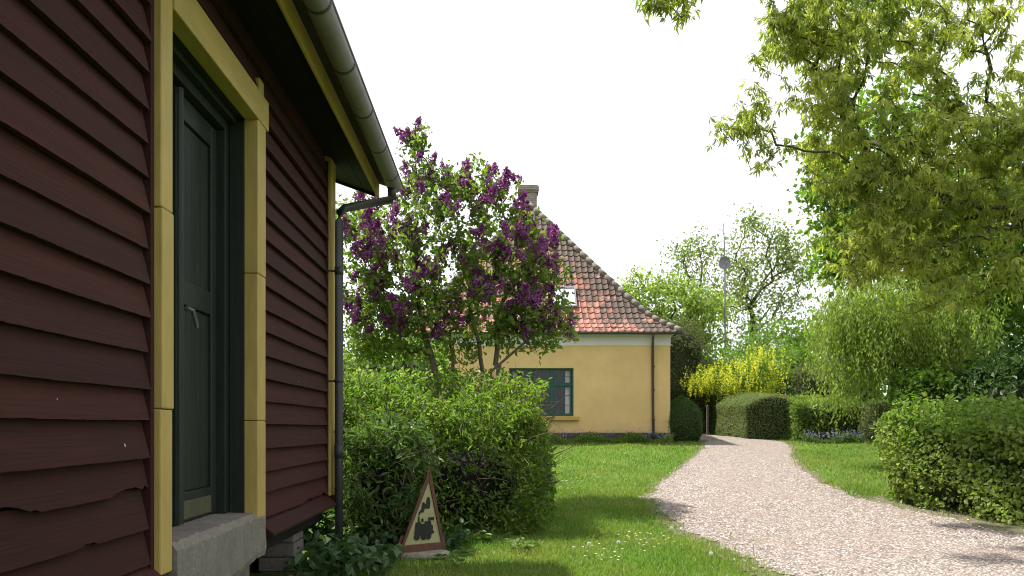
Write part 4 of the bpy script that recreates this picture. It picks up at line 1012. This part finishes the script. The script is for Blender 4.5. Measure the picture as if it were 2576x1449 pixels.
# dark shrubs behind right hedge
loose('laurel_shrub', (11.0, 15.2), (3.6, 2.6, 2.6), 9000, 'darkleaf', .14, 'dark glossy shrub above the near hedge at the right edge', wr=.45, shoots=60)
loose('mixed_shrub', (9.95, 16.1), (3.2, 1.3, 2.1), 9000, 'midgreen', .11, 'mid green shrub at the foot of the weeping tree, just behind the near hedge', wr=.6, shoots=90)
loose('dark_yew', (11.6, 25.0), (2.0, 1.8, 2.5), 9000, 'darkleaf', .07, 'dark rounded evergreen behind the bright green hedge', wr=.5)
loose('bronze_shrub', (10.9, 26.2), (1.7, 1.6, 2.5), 6000, 'olive', .08, 'bronze green shrub left of the dark rounded evergreen', wr=.5, shoots=60)
loose('olive_conifer', (6.6, 28.6), (2.6, 2.6, 4.2), 12000, 'olive', .10, 'dull olive conifer just behind the right corner of the yellow house', 'conifer', wr=.3)
loose('background_shrub', (9.2, 30.5), (7.5, 2.4, 3.3), 14000, 'midgreen', .12, 'green shrubs behind the arched hedge and the yellow laburnum', wr=.6, shoots=80)
hedge('dark_fill_hedge', (7.0, 28.0), 0, (2.0, .8, 1.9), 5000, 'darkleaf', .07, 'dark hedge added to fill the shadowed gap at the end of the path', rnd=.2)  # added as dark fill where the opening is only shadow
g = G(1790, 1097); mb = MB(); mb.box(g[0] - .03, g[0] + .03, 25.9, 25.96, 1.1, 2.2); mb.prism([(g[0] - .035, 2.2), (g[0] + .035, 2.2), (g[0], 2.26)], lambda p, q, a: (p, a, q), 25.895, 25.965); o = mb.build('gate_post', M['barkpale'], None, bevel=.006); put(o, 'thin wooden post in the dark gap beside the arched hedge', 'post')
# small white garden lamp by the arched hedge
g = G(1927, 1102); mb = MB(); mb.tube([(g[0], g[1], g[2]), (g[0], g[1], g[2] + .09)], .02, 8)
lamp = empty('garden_lamp', g, 'small white globe on the grass before the arched hedge', 'lamp')
mb.build('post', M['iron'], lamp); mb = MB()
pts = [(g[0], g[1], g[2] + .08 + .15*(.5 - .5*math.cos(t))) for t in np.linspace(.15, 3.0, 9)]; mb.tube(pts, [.075*math.sin(t) + .005 for t in np.linspace(.15, 3.0, 9)], 12); mb.build('globe', M['white'], lamp, smooth=True)

# laburnum
bY = 27.0
tg = blobs([(1830, 950, bY, 85, 45, .9, 60), (1910, 920, bY, 60, 45, .9, 40), (1770, 960, bY, 40, 25, .7, 20), (1870, 985, bY, 100, 30, .9, 30), (1960, 930, bY, 60, 60, .9, 30)])
q0 = P(1870, 1090, bY); root, A, par, tips = tree('laburnum', [[(q0[0], bY, float(gz(q0[0], bY))), P(1875, 1020, bY), P(1870, 980, bY)]], tg, 22, .10, .17, 'midgreen', 'laburnum hung with bright yellow flower chains behind the arched hedge', 'tree', rmax=.07, wr=.5)
V = []; nF = 760; c = rng.integers(0, len(tips), nF*2); ok = A[tips[c], 0] < (1950 - U0)/F*bY; c = c[ok][:nF]
b_ = A[tips[c]] + rng.normal(size=(len(c), 3))*.16 + np.array([0, -.12, .06]); rep = 9; t = np.tile(np.arange(rep)/rep, len(c)); pp = np.repeat(b_, rep, 0) - np.stack([0*t, 0*t, t*.26], -1) + rng.normal(size=(len(c)*rep, 3))*.018
Vf, Ff = leaf_arrays(pp, rand_dirs(len(pp)), rand_dirs(len(pp)), .055, .045, 'rhomb'); mesh_from('blossom', Vf, Ff, M['laburnum'], root)

# far sparse trees
def fartree(name, Y, basep, bl, leafn, size, spread, leaf, label, **kw):
    gq = ((basep[0][0] - U0)/F*Y, Y, float(gz(0, Y)))
    return tree(name, [[gq] + [tuple(P(u, v, Y)) for u, v in basep]], blobs(bl), leafn, size, spread, leaf, label, **kw)
fy = 40
fartree('maple_tree', fy, [(1888, 1000), (1890, 880), (1895, 800)], [(1900, 640, fy, 95, 100, 2.2, 90), (1985, 690, fy, 60, 90, 1.8, 45), (1840, 720, fy, 60, 90, 1.8, 50), (1900, 780, fy, 110, 70, 2, 60), (1960, 620, fy, 50, 55, 1, 26), (1895, 560, fy, 40, 26, 1, 14), (2010, 640, fy, 40, 60, 1, 16)],
        20, .16, .36, 'sparse', 'tall airy spring tree with visible dark limbs behind the satellite dish', rmax=.15, tip=.012, step=.6, pen=.2, wr=.6, lift=.02, jit=.05)
fartree('birch_tree', 43, [(1762, 1000), (1765, 850), (1770, 760)], [(1740, 650, 43, 60, 60, 1.5, 40), (1700, 640, 43, 45, 30, 1, 14), (1770, 620, 43, 35, 45, 1, 16), (1740, 720, 43, 70, 60, 1.8, 40)],
        16, .16, .36, 'sparse', 'slender sparse tree left of the satellite dish, above the roof corner', rmax=.11, tip=.011, step=.6, pen=.2, lift=.02, jit=.05)
fartree('lime_tree', 36, [(1720, 1000), (1725, 900)], [(1700, 770, 36, 95, 70, 2, 70), (1620, 720, 36, 60, 35, 1.5, 26), (1770, 800, 36, 80, 70, 2, 60), (1730, 860, 36, 90, 50, 2, 40), (1590, 760, 36, 40, 40, 1.5, 14)],
        34, .17, .36, 'pale', 'dense fresh green tree rising behind the right end of the tiled roof', rmax=.2, tip=.01, step=.6)
fartree('hazel_tree', 33, [(1960, 1000), (1965, 920)], [(1950, 860, 33, 90, 60, 1.8, 60), (2040, 900, 33, 70, 70, 1.6, 50), (1880, 880, 33, 60, 40, 1.5, 30), (2020, 830, 33, 50, 60, 1.2, 16)],
        34, .14, .32, 'midgreen', 'low green tree between the laburnum and the drooping tree', rmax=.14, tip=.008, step=.5)
# satellite dish on its mast
dY = 35.0; dp = P(1822, 663, dY); top = P(1818, 562, dY)
ms = empty('satellite_mast', (dp[0], dY, float(gz(dp[0], dY))), 'thin grey mast carrying a round satellite dish in front of the spring trees', 'antenna')
mb = MB(); mb.tube([(dp[0] + .05, dY, float(gz(dp[0], dY))), (dp[0] + .03, dY, dp[2]), (dp[0] - .03, dY, top[2])], [.045, .035, .018], 8); mb.tube([(dp[0] - .05, dY, top[2] - .5), (dp[0] - .12, dY, top[2] - .1)], .012, 6); mb.build('mast', M['zinc'], ms)
mb = MB(); k = 24; V = []
for (rr, dd) in ((.0, .07), (.12, .055), (.22, .02), (.27, -.02)):
    for q in range(k): a = 2*math.pi*q/k; V.append((dp[0] - .02 + rr*math.cos(a), dY - .07 + dd - .02, dp[2] + rr*1.12*math.sin(a)))
mb.add(V, [(l*k + q, l*k + (q+1) % k, (l+1)*k + (q+1) % k, (l+1)*k + q) for l in range(3) for q in range(k)]); mb.tube([(dp[0], dY - .10, dp[2] - .25), (dp[0], dY - .42, dp[2] - .05)], .012, 6); mb.box(dp[0] - .04, dp[0] + .04, dY - .46, dY - .38, dp[2] - .08, dp[2])
mb.build('dish', M['zinc'], ms, smooth=False)

# drooping pale tree
wY = 17.2
tg = blobs([(2190, 760, wY, 110, 70, 1.2, 80), (2280, 780, wY, 100, 100, 1.2, 90), (2120, 800, wY, 45, 60, .8, 30), (2380, 800, wY, 90, 110, 1.2, 60)])
q0 = P(2260, 1060, wY); root, A, par, tips = tree('weeping_tree', [[(q0[0], wY, float(gz(q0[0], wY))), P(2255, 950, wY), P(2240, 860, wY)]], tg, 8, .10, .22, 'pale', 'pale green weeping tree with hanging strands behind the near hedge', 'tree', rmax=.1, wr=.3, droop=1.2)
nS = 1500; c = rng.integers(0, len(tips), nS); b_ = A[tips[c]] + rng.normal(size=(nS, 3))*.22; rep = 26; t = np.tile(np.arange(rep)/rep, nS); ln = np.repeat(rng.uniform(.5, 2.1, nS), rep)
pp = np.repeat(b_, rep, 0) - np.stack([.12*np.sin(t*3 + np.repeat(c, rep)), 0*t, t*ln], -1) + rng.normal(size=(nS*rep, 3))*.03
leafcloud('hanging_strands', pp, .085, M['pale'], root, 'rhomb', .34, .1, 1.6)

# big overhanging maple at the right
mY = 12.5
tg = blobs([(2150, 45, mY, 190, 60, 1.2, 70), (2380, 30, mY, 120, 55, 1.2, 34), (2010, 60, mY - .4, 90, 70, .8, 36), (1965, 90, mY - .4, 50, 70, .6, 14), (2090, 150, mY, 100, 80, 1.0, 42), (2290, 150, mY, 90, 50, 1.1, 22), (2500, 70, mY, 80, 60, 1.1, 14), (2440, 230, mY, 120, 60, 1.2, 26),
            (2060, 250, mY - .3, 70, 60, .7, 22), (1890, 290, mY - .5, 60, 45, .5, 11), (1845, 320, mY - .5, 28, 25, .3, 4), (1915, 385, mY - .5, 25, 30, .3, 3),
            (2180, 350, mY, 150, 90, 1.2, 62), (2400, 370, mY, 150, 90, 1.3, 80), (2550, 400, mY, 70, 100, 1.3, 40), (2110, 440, mY, 90, 65, .9, 28), (2260, 500, mY, 150, 80, 1.2, 72), (2450, 540, mY, 140, 80, 1.3, 76),
            (2160, 590, mY, 90, 60, .9, 30), (2330, 650, mY, 130, 60, 1.1, 44), (2490, 690, mY, 100, 60, 1.1, 34), (2140, 680, mY, 45, 28, .6, 9), (2350, 745, mY - .6, 60, 22, .5, 9), (2700, 300, mY, 160, 300, 1.5, 60), (2400, -120, mY, 350, 110, 1.6, 50), (1665, -12, 10.5, 62, 24, .35, 12), (1760, -70, 11, 60, 40, .4, 8), (1900, -90, 11.5, 90, 40, .6, 12)])
tg = np.concatenate([tg, (tg + rng.normal(size=tg.shape)*.16)[rng.uniform(0, 1, len(tg)) < .95]])
tg = tg + rng.normal(size=tg.shape) * .06
tg = np.concatenate([tg, ell(70, (11.5, 9.0, 6.5), (2.6, 3.5, 2.4), .5), ell(50, (12.5, 5.5, 6.0), (2.4, 2.6, 2.4), .5)])  # unseen crown beyond the frame, added to block sky light on the red wall
tb = (11.2, 13.6)
root, A, par, tips = tree('overhanging_maple', [[(tb[0], tb[1], float(gz(*tb))), (11.15, 13.6, 2.2), (11.0, 13.5, 4.2), (10.7, 13.3, 6.2), (10.3, 13.1, 9.2)], [(11.05, 13.5, 3.4), (9.8, 13.0, 4.3), (8.6, 12.6, 4.7)]], tg, 12, .125, .07, 'maple',
     'large overhanging maple with yellow green leaves filling the top right', 'tree', rmax=.13, tip=.0042, kind='lobed', wr=.9, droop=1.3, up=.4, step=.3, pen=.12, along=.9, lift=.06)
# greener tree behind it
gY = 19
tg = blobs([(2110, 480, gY, 70, 100, 1.2, 40), (2180, 600, gY, 110, 110, 1.5, 70), (2300, 560, gY, 120, 150, 1.6, 80), (2450, 620, gY, 150, 170, 1.8, 110), (2420, 750, gY, 110, 90, 1.6, 50), (2250, 300, gY, 120, 110, 1.3, 45), (2120, 640, gY, 50, 50, .8, 18), (2560, 800, gY, 80, 110, 1.5, 60), (2450, 850, gY, 90, 60, 1.4, 44), (2090, 400, gY, 60, 80, 1.0, 26), (2130, 830, gY + 3, 70, 60, 1.2, 30), (2240, 850, gY + 3, 90, 90, 1.2, 44), (2620, 600, gY, 90, 160, 1.5, 50), (2500, 400, gY, 110, 100, 1.5, 40)])
tree('green_sycamore', [[(11.6, gY, float(gz(11, gY))), (11.5, gY, 3.4), (11.0, gY, 6)]], tg, 34, .15, .28, 'midgreen', 'leafy green tree showing behind and below the overhanging maple', 'tree', rmax=.22, tip=.006, wr=.75, step=.45, pen=.15)

# left background behind the lilac
loose('left_background_shrub', (-3.6, 19.0), (5.5, 2.4, 2.9), 9000, 'midgreen', .12, 'green shrubs seen between the lilac stems at left', wr=.6, shoots=60)
loose('left_fresh_shrub', (-1.9, 16.0), (3.0, 1.6, 2.0), 6000, 'pale', .10, 'fresh green shrub just behind the lilac and hedge', wr=.6, shoots=60)
# distant wood closing the horizon
n = 16000; x = rng.uniform(-45, 75, n); z = rng.uniform(0, 1, n); hh = 4.2 + 1.0*np.sin(x*.35) + .8*np.sin(x*.9 + 1)
Pc = np.stack([x, 62 + rng.normal(size=n)*1.5, 1.2 + z*hh], -1)
o = leafcloud('far_wood', Pc, .75, M['midgreen'], None, 'rhomb', .7, .5, .2); put(o, 'distant green belt of trees closing the horizon', 'wood', None, 'stuff')
